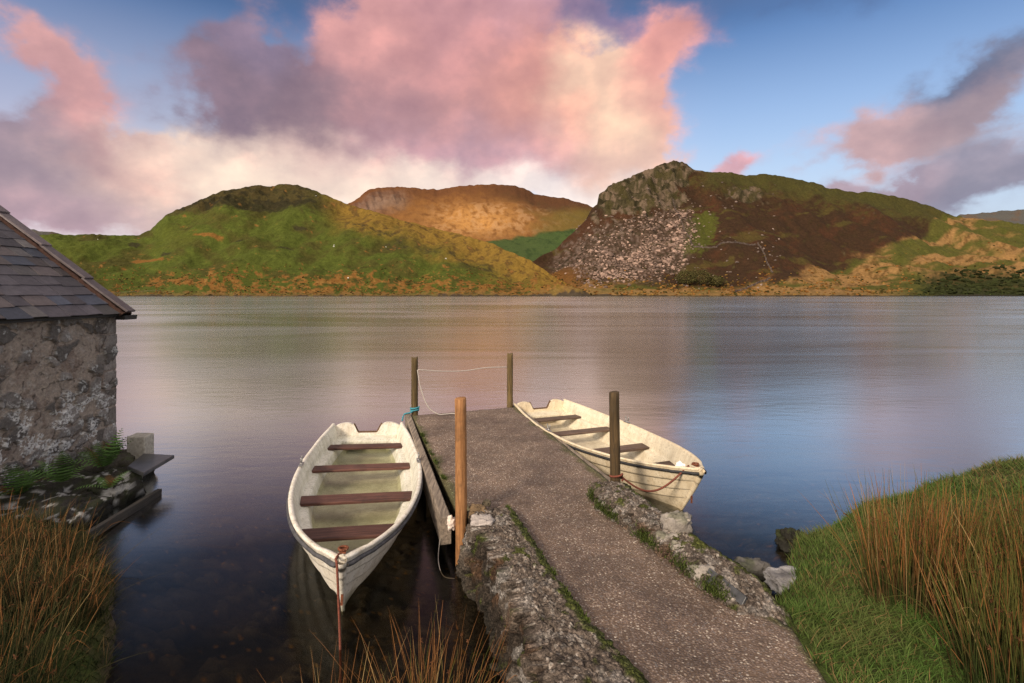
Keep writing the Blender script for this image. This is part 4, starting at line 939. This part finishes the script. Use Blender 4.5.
c = mixc(mort, stone, np.maximum(stn, quo*.85)) if False else mort*(1-np.maximum(stn, quo*.8)[..., None])+stone*np.maximum(stn, quo*.8)[..., None]
c = mixc(c, np.array((.035, .03, .027)), ss(.16, .05, f2-f1+.1*w2)*ss(.1, .4, w2+.2)*.7)
lich = ss(.22, .34, fbm(yy*6, zz*6, 7, 5, .6)); c = mixc(c, np.array((.42, .42, .41)), lich*np.maximum(stn, .25)*ss(-.3, .1, w3)*.75)
white = ss(.05, .2, fbm(yy*2.6, zz*3.4, 9, 5, .6)+.35*ss(1.35, .5, zz)*ss(7.9, 7.1, yy)-.12); c = mixc(c, np.array((.56, .55, .54)), white*ss(1.45, 1.0, zz)*ss(-.25, -.1, w2+.5*w3)*ss(-.35, -.05, w3+w4*.6)*.85)
c = mixc(c, np.array((.028, .03, .014)), ss(.42, .2, zz+.1*w2)*.85)
A = np.stack([wx+hgt, yy, zz], -1); fA = gridf(ny, nz)
bx0 = -11.0
ex = np.array([(wx, yB, zA_), (wx, yB, zB_), (bx0, yB, zB_), (bx0, yB, zA_), (-8.7, yB, 4.15), (wx, yA, zA_), (wx, yA, zB_), (bx0, yA, zB_), (bx0, yA, zA_), (-8.7, yA, 4.15)])
base = ny*nz; Fl = [list(f) for f in fA]+[[base+i for i in f] for f in ((0, 1, 2, 3), (1, 4, 2), (5, 8, 7, 6), (6, 7, 9), (3, 2, 7, 8))]
# join the front sheet to the end walls
e = [(ny-1)*nz+j for j in range(nz)]; Fl.append(e[::-1]+[base+0, base+1][::1]); e = [j for j in range(nz)]; Fl.append(e+[base+6, base+5])
C_ = np.concatenate([c.reshape(-1, 3), np.tile(np.array((.16, .125, .105)), (10, 1))])
mesh('wall', np.concatenate([A.reshape(-1, 3), ex]), Fl, M['masonry'], bh, C_, True)
# slates: every slate a thin plate
ev = np.array([-6.22, 0, 2.335]); sl_dir = np.array([-.788, 0, .615]); nr = np.array([.615, 0, .788])
mb = MB(); gauge = .235; tot = 3.15
for side in (0, 1):
    sd_ = sl_dir*np.array([1 if side == 0 else -1, 1, 1]); n_ = nr*np.array([1 if side == 0 else -1, 1, 1]); e0 = ev if side == 0 else np.array([2*-8.7-ev[0], 0, ev[2]])
    i = 0; s = 0.0
    while s < tot:
        y = yA-.1-(.17 if i % 2 else 0)
        while y < yB+.02:
            w = rng.uniform(.22, .40); y1 = min(y+w-.006, yB-.1); L_ = gauge*1.9; lift = .022+rng.uniform(0, .010); s0 = s+rng.uniform(-.012, .012); tw = rng.uniform(-.006, .006)
            if y1-y > .06:
                p = []
                for (dy, ds, h) in ((y, 0, lift+tw), (y1, rng.uniform(-.008, .008), lift-tw), (y1, L_, .004), (y, L_, .004)):
                    for th in (0, .009): p.append(e0+sd_*(min(s0+ds, tot+.05))+n_*(h+th)+np.array([0, dy, 0]))
                k = rng.uniform(.55, 1.35); hue = rng.choice(4, p=[.5, .28, .10, .12]); cc = np.array([(.066, .058, .068), (.080, .064, .064), (.046, .052, .074), (.10, .09, .09)][hue])*k
                mb.add(p, [(0, 2, 3, 1), (1, 3, 5, 7), (2, 4, 5, 3), (6, 0, 1, 7), (4, 6, 7, 5), (0, 6, 4, 2)], cc)
            y += w
        s += gauge; i += 1
roof = mb.build('roof', M['slate'], bh, usecol=True)
# sheathing below the slates
def slope_box(s0, s1, y0, y1, h0, h1, side=0, col=None):
    sd_ = sl_dir*np.array([1 if side == 0 else -1, 1, 1]); n_ = nr*np.array([1 if side == 0 else -1, 1, 1]); e0 = ev if side == 0 else np.array([2*-8.7-ev[0], 0, ev[2]])
    p = [e0+sd_*s+n_*h+np.array([0, y, 0]) for s in (s0, s1) for y in (y0, y1) for h in (h0, h1)]
    return p, [(0, 1, 3, 2), (4, 6, 7, 5), (0, 4, 5, 1), (2, 3, 7, 6), (0, 2, 6, 4), (1, 5, 7, 3)]
mb = MB()
for side in (0, 1): mb.add(*slope_box(.03, tot+.03, yA-.1, yB+.03, -.05, -.006, side))
mb.build('sheathing', M['board_dark'], roof)
# verge: overlapping capping stones on a bed of reddish mortar
for k in range(4):
    s0 = -.05+k*.86; mb = MB(); v, f = slope_box(s0, s0+.90, yB-.15, yB+.03, .05, .085); v = np.array(v)
    v += nr*np.array([[.026 if i < 4 else 0] for i in range(8)])+rng.uniform(-.006, .006, (8, 3)); mb.add(v, f, np.array((.105, .082, .085))*rng.uniform(.8, 1.25)); mb.build('verge_cap', M['slate'], bh, bevel=.006, usecol=True)
n_ = 60; s = np.linspace(-.04, tot, n_); pr = [(-.215, .0), (-.21, .035), (-.185, .062), (-.15, .056), (.02, .056), (.025, -.06)]
V = np.stack([np.array([ev+sl_dir*q+nr*(h+.006*rng.normal())+np.array([0, yB+a+.008*rng.normal(), 0]) for q in s]) for a, h in pr], 1)
mesh('verge_mortar', V, [list(f) for f in gridf(n_, 6)], M['masonry'], bh, np.tile(np.array((.06, .032, .024)), (V.shape[0]*6, 1)))
MB().box((-6.23, yB-.02, 2.285), (.16, .26, .07), jit=.006).build('eaves_end', M['board_dark'], bh, bevel=.006)
MB().box((-6.31, (yA+yB)/2-.1, 2.325), (.10, yB-yA-.1, .04)).build('eaves_board', M['board_dark'], bh)

# rocky plinth below the wall, with slab, block, board and ferns
def lump(name, c, s, mat, col, seed, label=None, cat=None, n=46, amp=.5, cut=None, sq=.55, group=None, colfn=None):
    u = np.linspace(.001, math.pi-.001, n); v = np.linspace(0, 2*math.pi, 2*n, endpoint=False); A_, B_ = np.meshgrid(u, v, indexing='ij')
    d = np.stack([np.sin(A_)*np.cos(B_), np.sin(A_)*np.sin(B_), np.cos(A_)], -1); d = np.sign(d)*np.abs(d)**sq
    r = 1+amp*(.5*fbm(d[..., 0]*1.3+seed, d[..., 1]*1.3, d[..., 2]*1.3, 4)+.25*(ridged(d[..., 0]*1.8+seed, d[..., 1]*1.8, d[..., 2]*1.8, 3)-1))
    V = np.asarray(c)+d*r[..., None]*np.asarray(s)
    k = fbm(V[..., 0]*6, V[..., 1]*6, V[..., 2]*6+seed, 4); cc = np.broadcast_to(np.asarray(col, float), V.shape)*(1+.5*k[..., None])
    cc = mixc(cc, np.array((.035, .045, .012)), ss(.1, .35, k+.25*d[..., 2]-.1)*.6) if colfn is None else colfn(V, d, cc, k)
    cc = mixc(cc, np.array((.018, .017, .013)), ss(.1, .02, V[..., 2]))
    return tag(mesh(name, V, gridf(n, 2*n, True)[:, ::-1].copy(), mat, None, cc), label, cat, group)
def whit(V, d, cc, k): 
    cc = cc*.42; cc = mixc(cc, np.array((.022, .027, .009)), ss(0, .3, k+.2*d[..., 2])*.7); return mixc(cc, np.array((.42, .41, .39)), ss(.27, .37, fbm(V[..., 0]*7, V[..., 1]*7, V[..., 2]*7, 4))*.75)
lump('rock', (-5.75, 6.55, -.03), (.62, .95, .33), M['boulder'], (.09, .08, .068), 3.3, 'large mossy rock footing below the boathouse wall', 'rock', 60, colfn=whit)
lump('rock', (-5.13, 6.75, .04), (.24, .28, .25), M['boulder'], (.10, .09, .075), 8.1, 'lichen spotted rock under the slate slab by the boathouse', 'rock', colfn=whit)
lump('rock', (-5.22, 6.05, .0), (.32, .40, .22), M['boulder'], (.10, .09, .08), 12.7, 'pale patched rock among ferns nearest the left rushes', 'rock', colfn=whit)
lump('rock', (-5.78, 7.5, .0), (.42, .42, .33), M['boulder'], (.07, .062, .05), 15.2, 'dark rock footing at the far corner of the boathouse', 'rock')
def prism(name, pts, z0, z1, mat, label=None, cat=None, bevel=.012, tilt=0):
    n = len(pts); v = [(x, y, z0) for x, y in pts]+[(x, y, z1+tilt*i*.01) for i, (x, y) in enumerate(pts)]
    f = [list(range(n))[::-1], list(range(n, 2*n))]+[[i, (i+1) % n, n+(i+1) % n, n+i] for i in range(n)]
    o = mesh(name, v, f, mat, None, None, False); b_ = o.modifiers.new('bevel', 'BEVEL'); b_.width = bevel; b_.segments = 2
    return tag(o, label, cat)
prism('slate_slab', [(-5.12, 6.92), (-4.72, 6.66), (-4.80, 7.40), (-5.30, 7.48)], .325, .375, M['slab'], 'wet dark slate slab jutting over the water from the boathouse footing', 'slab')
prism('concrete_block', [(-5.58, 7.52), (-5.30, 7.50), (-5.32, 7.74), (-5.6, 7.76)], .12, .60, M['conc'], 'pale squared concrete block behind the slate slab by the boathouse', 'block', .02)
o = MB().box((0, 0, 0), (.06, 1.35, .10)); o = o.build('plank', M['board_dark'], bevel=.006); o.location = (-4.62, 6.25, .0); o.rotation_euler = (R(-2), 0, R(6)); tag(o, 'dark wet plank at the waterline below the boathouse rocks', 'plank')
def fern(p, size, nf, label):
    VV, FF, CC = [], [], []; n0 = 0
    for k in range(nf):
        a = 6.283*k/nf+rng.uniform(-.3, .3); L_ = size*rng.uniform(.7, 1.1); t = np.linspace(0, 1, 26); lean = rng.uniform(.45, .85)
        rad = L_*lean*(t*.95); zz_ = L_*(.75*t*(1.35-lean)+.35*t-.62*lean*t*t); mid = np.stack([rad*math.cos(a), rad*math.sin(a), zz_], -1)
        side = np.array([-math.sin(a), math.cos(a), 0]); gcol = np.array((.085, .16, .04))*rng.uniform(.25, 1.4)
        if rng.uniform() < .12: gcol = np.array((.14, .07, .02))
        for i in range(2, 26, 2):
            w = L_*.20*math.sin(math.pi*min(1, (t[i])**.6*.97+.02)); d = mid[i]-mid[i-1]
            for s in (1, -1):
                tip = mid[i]+side*s*w+d*1.4+np.array([0, 0, -.12*w]); VV += [mid[i]-d*.5, mid[i]+d*.5, tip+d*.1, tip-d*.2]; FF.append((n0, n0+1, n0+2, n0+3)); n0 += 4; CC += [gcol*.8, gcol*.8, gcol*1.15, gcol*1.15]
    return tag(mesh('fern', np.array(VV)+np.asarray(p), np.array(FF), M['grass'], None, np.array(CC), False), label, 'fern', 'ferns on the boathouse footing')
fern((-5.5, 6.35, .36), .58, 10, 'bright green fern below the lichened wall, left of the rocks')
fern((-5.45, 6.95, .34), .62, 11, 'bushy fern between the boathouse corner and the concrete block')
fern((-5.0, 6.45, .25), .38, 8, 'small fern drooping over the rock below the slate slab')
fern((-5.75, 6.05, .32), .55, 13, 'dark fern at the foot of the white patched wall, nearest the rushes')
fern((-5.75, 7.5, .30), .42, 11, 'small fern tucked behind the concrete block by the wall corner')

# ------------------------------------------------------------------ rocks by the right bank, slate in the wall, stones in the water
lump('boulder', (2.98, 5.52, .03), (.16, .14, .13), M['boulder'], (.02, .018, .013), 21.0, 'dark mossy boulder standing in the water off the right bank', 'boulder', amp=.7, sq=.8)
def pale(V, d, cc, k): return mixc(cc, np.array((.38, .37, .37)), ss(-.2, .4, k)*.6)
lump('flat_rock', (2.47, 4.62, .13), (.19, .15, .07), M['boulder'], (.2, .19, .19), 27.0, 'pale grey flat rock at the edge of the right bank', 'rock', colfn=pale)
lump('small_rock', (2.28, 4.95, .05), (.14, .09, .09), M['boulder'], (.13, .12, .11), 29.0, 'small dark grey stone behind the pale flat rock', 'rock', 24)
sub = G(224, 521, 0); lump('sunken_stone', (sub[0]-.0, sub[1]-.1, -.15), (.22, .12, .09), M['boulder'], (.36, .27, .17), 33.0, 'pale stone just under the water between the boathouse and the left boat', 'stone', 24, colfn=lambda V, d, cc, k: cc)
sb = G(728, 600, .56)
o = MB().box((0, 0, 0), (.33, .022, .10), jit=.006).build('slate_piece', M['slab'], bevel=.004); o.location = (1.47, 3.66, .565); o.rotation_euler = (R(-35), R(8), R(-63)); tag(o, 'broken grey slate leaning against the end of the mossy wall', 'slate')
for i, (px, py, s, lab) in enumerate(((676, 523, .11, 'white lichened stone set on top of the mossy wall'), (671, 540, .10, 'pale angular stone on the path side of the mossy wall'), (682, 550, .08, 'small pale stone low on the path side of the mossy wall'), (706, 574, .085, 'grey stone near the slate piece on the mossy wall'))):
    p = G(px, py, .70 if i == 0 else .60); lump('wall_stone', p, (s*1.1, s*.8, s*.65), M['boulder'], (.30, .265, .23), 40+i*3.0, lab, 'stone', 22, amp=.7, colfn=lambda V, d, cc, k: mixc(cc, np.array((.05, .06, .016)), ss(.15, .35, k)*.6))
for i, (px, py, s, lab) in enumerate(((483, 524, .10, 'white lichened stone at the head of the left kerb wall'), (478, 512, .085, 'brown cobble beside the orange post on the left kerb wall'), (487, 503, .04, 'small mossy cobble at the far end of the left kerb wall'))):
    p = G(px, py, .53); lump('wall_stone', p, (s, s*.8, s*.7), M['boulder'], ((.42, .37, .34), (.17, .115, .065), (.11, .09, .06))[i], 60+i*3.0, lab, 'stone', 22, amp=.7, colfn=lambda V, d, cc, k: cc)

# ------------------------------------------------------------------ grass and rushes
def ribbons(base, tip, bend, w, cb, ct):
    n = len(base); K = 4; t = np.linspace(0, 1, K)[None, :, None]
    mid = base[:, None]*(1-t)+tip[:, None]*t+bend[:, None]*(t*t)
    d = (tip-base); side = np.stack([-d[:, 1]+.3, d[:, 0]+rng.uniform(-.3, .3, n), 0*d[:, 0]], -1); side = rng.normal(size=(n, 3))*np.array([1, 1, 0]); side /= np.linalg.norm(side, axis=1, keepdims=True)
    ww = (np.asarray(w)[:, None]*np.array([1, .85, .55, .08])[None])[..., None]*side[:, None]
    V = np.stack([mid-ww, mid+ww], 2).reshape(-1, 3); f = gridf(K, 2); Fc = (f[None]+(2*K*np.arange(n))[:, None, None]).reshape(-1, 4)
    c = cb[:, None]*(1-t)+ct[:, None]*t; return V, Fc, np.repeat(c, 2, 1).reshape(-1, 3)
def turf_patch(name, xr, yr, n, hgt, keep, label, gcols, w=.0035):
    x = rng.uniform(*xr, n); y = rng.uniform(*yr, n); z, s = land(x, y); k = keep(x, y, s) > rng.uniform(0, 1, n); x, y, z, s = x[k], y[k], z[k], s[k]; n = len(x)
    cl = fbm(x*2.2, y*2.2, 71, 3); h = hgt*rng.uniform(.5, 1.3, n)*(1+.6*cl); th = rng.uniform(0, 6.28, n)
    lean = .55*h; base = np.stack([x, y, z-.01], -1); tip = base+np.stack([lean*np.cos(th), lean*np.sin(th), h], -1); bend = np.stack([lean*.5*np.cos(th)+.02, lean*.5*np.sin(th), -.25*h], -1)
    mixv = np.clip(.5+.9*fbm(x*1.3, y*1.3, 77, 3)+rng.normal(0, .2, n), 0, 1)[:, None]; cb = np.asarray(gcols[0])*.7+0*mixv; ct = np.asarray(gcols[0])*(1-mixv)+np.asarray(gcols[1])*mixv; ct = ct*rng.uniform(.6, 1.4, (n, 1))
    dead = rng.uniform(0, 1, n) < .06+.22*ss(0, .4, fbm(x*1.1, y*1.1, 79, 3)); ct[dead] = np.array((.2, .13, .05)); cb[dead] = np.array((.1, .07, .03))
    V, Fc, c = ribbons(base, tip, bend, np.full(n, w)*rng.uniform(.6, 1.4, n), cb, ct)
    return tag(mesh(name, V, Fc, M['grass'], None, c, False), label, 'grass', kind='stuff')
def off_path(x, y): 
    return np.where(y < 3.4, x > interp(y, path_R)+.02+.07*fbm(x*5, y*5, 3, 2), x > interp(y, wr_i)-.0)
turf_patch('bank_grass', (1.7, 9), (1.6, 7.4), 230000, .085, lambda x, y, s: (s > .04)*off_path(x, y)*np.clip(2.2/(.6+np.hypot(x-2.2, y-3.2)), 0, 1), 'short green grass covering the right bank', ((.062, .118, .02), (.105, .105, .034)))
turf_patch('bank_grass', (-7, -1.6), (1.6, 6.4), 50000, .14, lambda x, y, s: (s > .02)*.9, 'rough dark grass on the left bank under the rushes', ((.03, .045, .012), (.07, .055, .02)))
# moss and turf along joints of path and deck
pts = []
for yv in rng.uniform(3.0, 5.3, 7000): pts.append((interp(yv, wl_i)+rng.normal(0, .014), yv, interp(yv, path_Z)+.0, 0))
pts = np.array(pts); k = fbm(pts[:, 0]*0, pts[:, 1]*4, 5, 3) > rng.uniform(-.1, .5, len(pts)); A1 = pts[k][:, :3]+np.array([0, 0, .05])
yv = rng.uniform(6.2, 8.2, 2600); A2 = np.stack([interp(yv, path_L)+abs(rng.normal(0, .025, len(yv)))-.02, yv, 0*yv+.455], -1); A2 = A2[fbm(yv*3, 1.0, 5, 3) > rng.uniform(-.1, .4, len(yv))]
yv = rng.uniform(3.55, 5.75, 7000); A3 = np.stack([interp(yv, wr_o)-.06+rng.normal(0, .03, len(yv)), yv, interp(yv, path_Z)+.02+abs(rng.normal(0, .045, len(yv)))], -1); A3 = A3[fbm(yv*3, 4.0, 5, 3) > rng.uniform(-.35, .25, len(yv))]
A = np.concatenate([A1, A2, A3]); n = len(A); h = rng.uniform(.008, .035, n); th = rng.uniform(0, 6.28, n)
V, Fc, c = ribbons(A, A+np.stack([h*.7*np.cos(th), h*.7*np.sin(th), h], -1), np.zeros((n, 3)), np.full(n, .004), np.tile((.03, .04, .01), (n, 1)), np.array((.07, .095, .016))*rng.uniform(.5, 1.4, (n, 1)))
tag(mesh('moss', V, Fc, M['grass'], None, c, False), 'green moss along the joints of path, jetty edge and walls', 'moss', kind='stuff')

def rushes(c, rx, ry, n, hgt, label, orange=.6, lean=(0, 0), seeds=.4, spread=.35, r=.0028, name='rush_clump', green=(.045, .062, .014), jit=.16, dim=1.0):
    th = rng.uniform(0, 6.28, n); q = np.sqrt(rng.uniform(0, 1, n)); x = c[0]+rx*q*np.cos(th); y = c[1]+ry*q*np.sin(th)
    z, _ = land(x, y); z = np.maximum(z, -.15)
    h = hgt*rng.uniform(.45, 1.08, n); K = 8; t = np.linspace(0, 1, K)[None, :]
    dirx = spread*q*np.cos(th)+rng.normal(0, jit, n)+lean[0]; diry = spread*q*np.sin(th)+rng.normal(0, jit, n)+lean[1]
    stray = rng.uniform(0, 1, n) < .06; dirx[stray] *= 2.6; diry[stray] *= 2.6; cur = rng.uniform(.2, 1.0, n)
    X = x[:, None]+(dirx*h)[:, None]*(t*(1-.5*cur[:, None])+.5*cur[:, None]*t*t); Y = y[:, None]+(diry*h)[:, None]*(t*(1-.5*cur[:, None])+.5*cur[:, None]*t*t)
    dr = np.hypot(dirx, diry)[:, None]; Z = z[:, None]-.02+h[:, None]*(t-.22*dr*t*t*(1+.6*cur[:, None]))
    broken = rng.uniform(0, 1, n) < .11; Z[broken, 5:] -= (h[broken]*.25)[:, None]*np.array([.3, .9, 1.6])[None]
    pth = np.stack([X, Y, Z], -1); rad = r*rng.uniform(.6, 1.25, n)[:, None]*np.array([1.1, 1.05, 1, .95, .85, .7, .5, .18])[None]
    V, Fc = tubes(pth, rad, 3)
    o_ = rng.uniform(0, 1, n) < orange; g = np.asarray(green); br = np.array((.29, .125, .04)); straw = np.array((.36, .24, .10))
    cb = np.where(o_[:, None], np.array((.075, .05, .018)), g*.75)*rng.uniform(.6, 1.3, (n, 1)); ct = np.where(o_[:, None], br, g*1.6+np.array((.03, .0, 0)))*rng.uniform(.5, 1.3, (n, 1)); s_ = rng.uniform(0, 1, n) < .08*orange/.5; ct[s_] = straw*rng.uniform(.7, 1.2, (s_.sum(), 1)); cb[s_] = straw*.6
    kk = ss(.2, .75, t+.25*(rng.uniform(0, 1, (n, 1))-.5))[..., None]; C_ = cb[:, None]*(1-kk)+ct[:, None]*kk
    C_ = np.repeat(C_, 3, 1).reshape(-1, 3)*dim
    # seed heads: small brown tufts on the upper stem
    m = rng.uniform(0, 1, n) < seeds*.35; sp_ = pth[m][:, 5]; ns = len(sp_)
    if ns:
        B = np.repeat(sp_, 9, 0); d = rng.normal(size=B.shape); d /= np.linalg.norm(d, axis=1, keepdims=True); a2 = rng.normal(size=B.shape); a2 = np.cross(d, a2); a2 /= np.linalg.norm(a2, axis=1, keepdims=True)
        L_ = rng.uniform(.010, .026, (len(B), 1)); Q = np.stack([B, B+d*L_*.6+a2*.0035, B+d*L_, B+d*L_*.6-a2*.0035], 1).reshape(-1, 3)
        Fc = np.concatenate([Fc, np.arange(len(Q)).reshape(-1, 4)+len(V)]); V = np.concatenate([V, Q]); C_ = np.concatenate([C_, np.repeat(np.array((.11, .045, .02))*rng.uniform(.6, 1.4, (len(B), 1)), 4, 0)])
    return tag(mesh(name, V, Fc, M['grass'], None, C_, False), label, 'rushes', 'rush clumps')
rushes((2.86, 3.64), .34, .30, 760, .90, 'tall orange tipped rush clump nearest the path on the right bank', .48, (.0, 0), spread=.10, jit=.10, dim=.9)
rushes((3.6, 3.7), .45, .38, 720, .74, 'dense brown green rush clump behind the tall orange one on the right bank', .42, spread=.14, jit=.11, dim=.85)
rushes((2.78, 2.80), .34, .30, 520, .74, 'dark green rush clump in the bottom right corner', .28, (.03, .05), spread=.16, jit=.11, dim=.85)
rushes((3.35, 3.0), .4, .4, 620, .84, 'tall rush clump at the right edge of the bank', .38, spread=.16, jit=.11, dim=.85)
rushes((-3.65, 3.95), .42, .42, 460, .58, 'orange tinged rush clump at the water edge of the left bank', .34, (.04, 0), green=(.02, .030, .010), spread=.25, r=.0022, dim=.7)
rushes((-4.5, 4.75), .5, .45, 420, .54, 'rush clump below the boathouse rocks', .34, (.02, 0), green=(.02, .030, .010), spread=.25, r=.0024, dim=.7)
rushes((-3.2, 3.10), .42, .40, 480, .60, 'dark green rush clump in the bottom left corner', .22, green=(.02, .034, .010), spread=.3, r=.002, dim=.75)
rushes((-4.15, 3.5), .5, .45, 420, .62, 'rush clump with bleached stems at the left edge', .4, (.03, 0), green=(.02, .030, .010), spread=.25, r=.0022, dim=.75)
rushes((-.48, 3.2), .32, .26, 190, .80, 'sparse straw coloured rushes at the foot of the kerb wall', .8, (.03, .0), spread=.4, r=.0021, dim=.85)
rushes((-.95, 2.95), .40, .22, 120, .74, 'thin rushes standing in the shallows before the left boat', .85, (.05, .05), spread=.5, r=.0021, dim=.85)
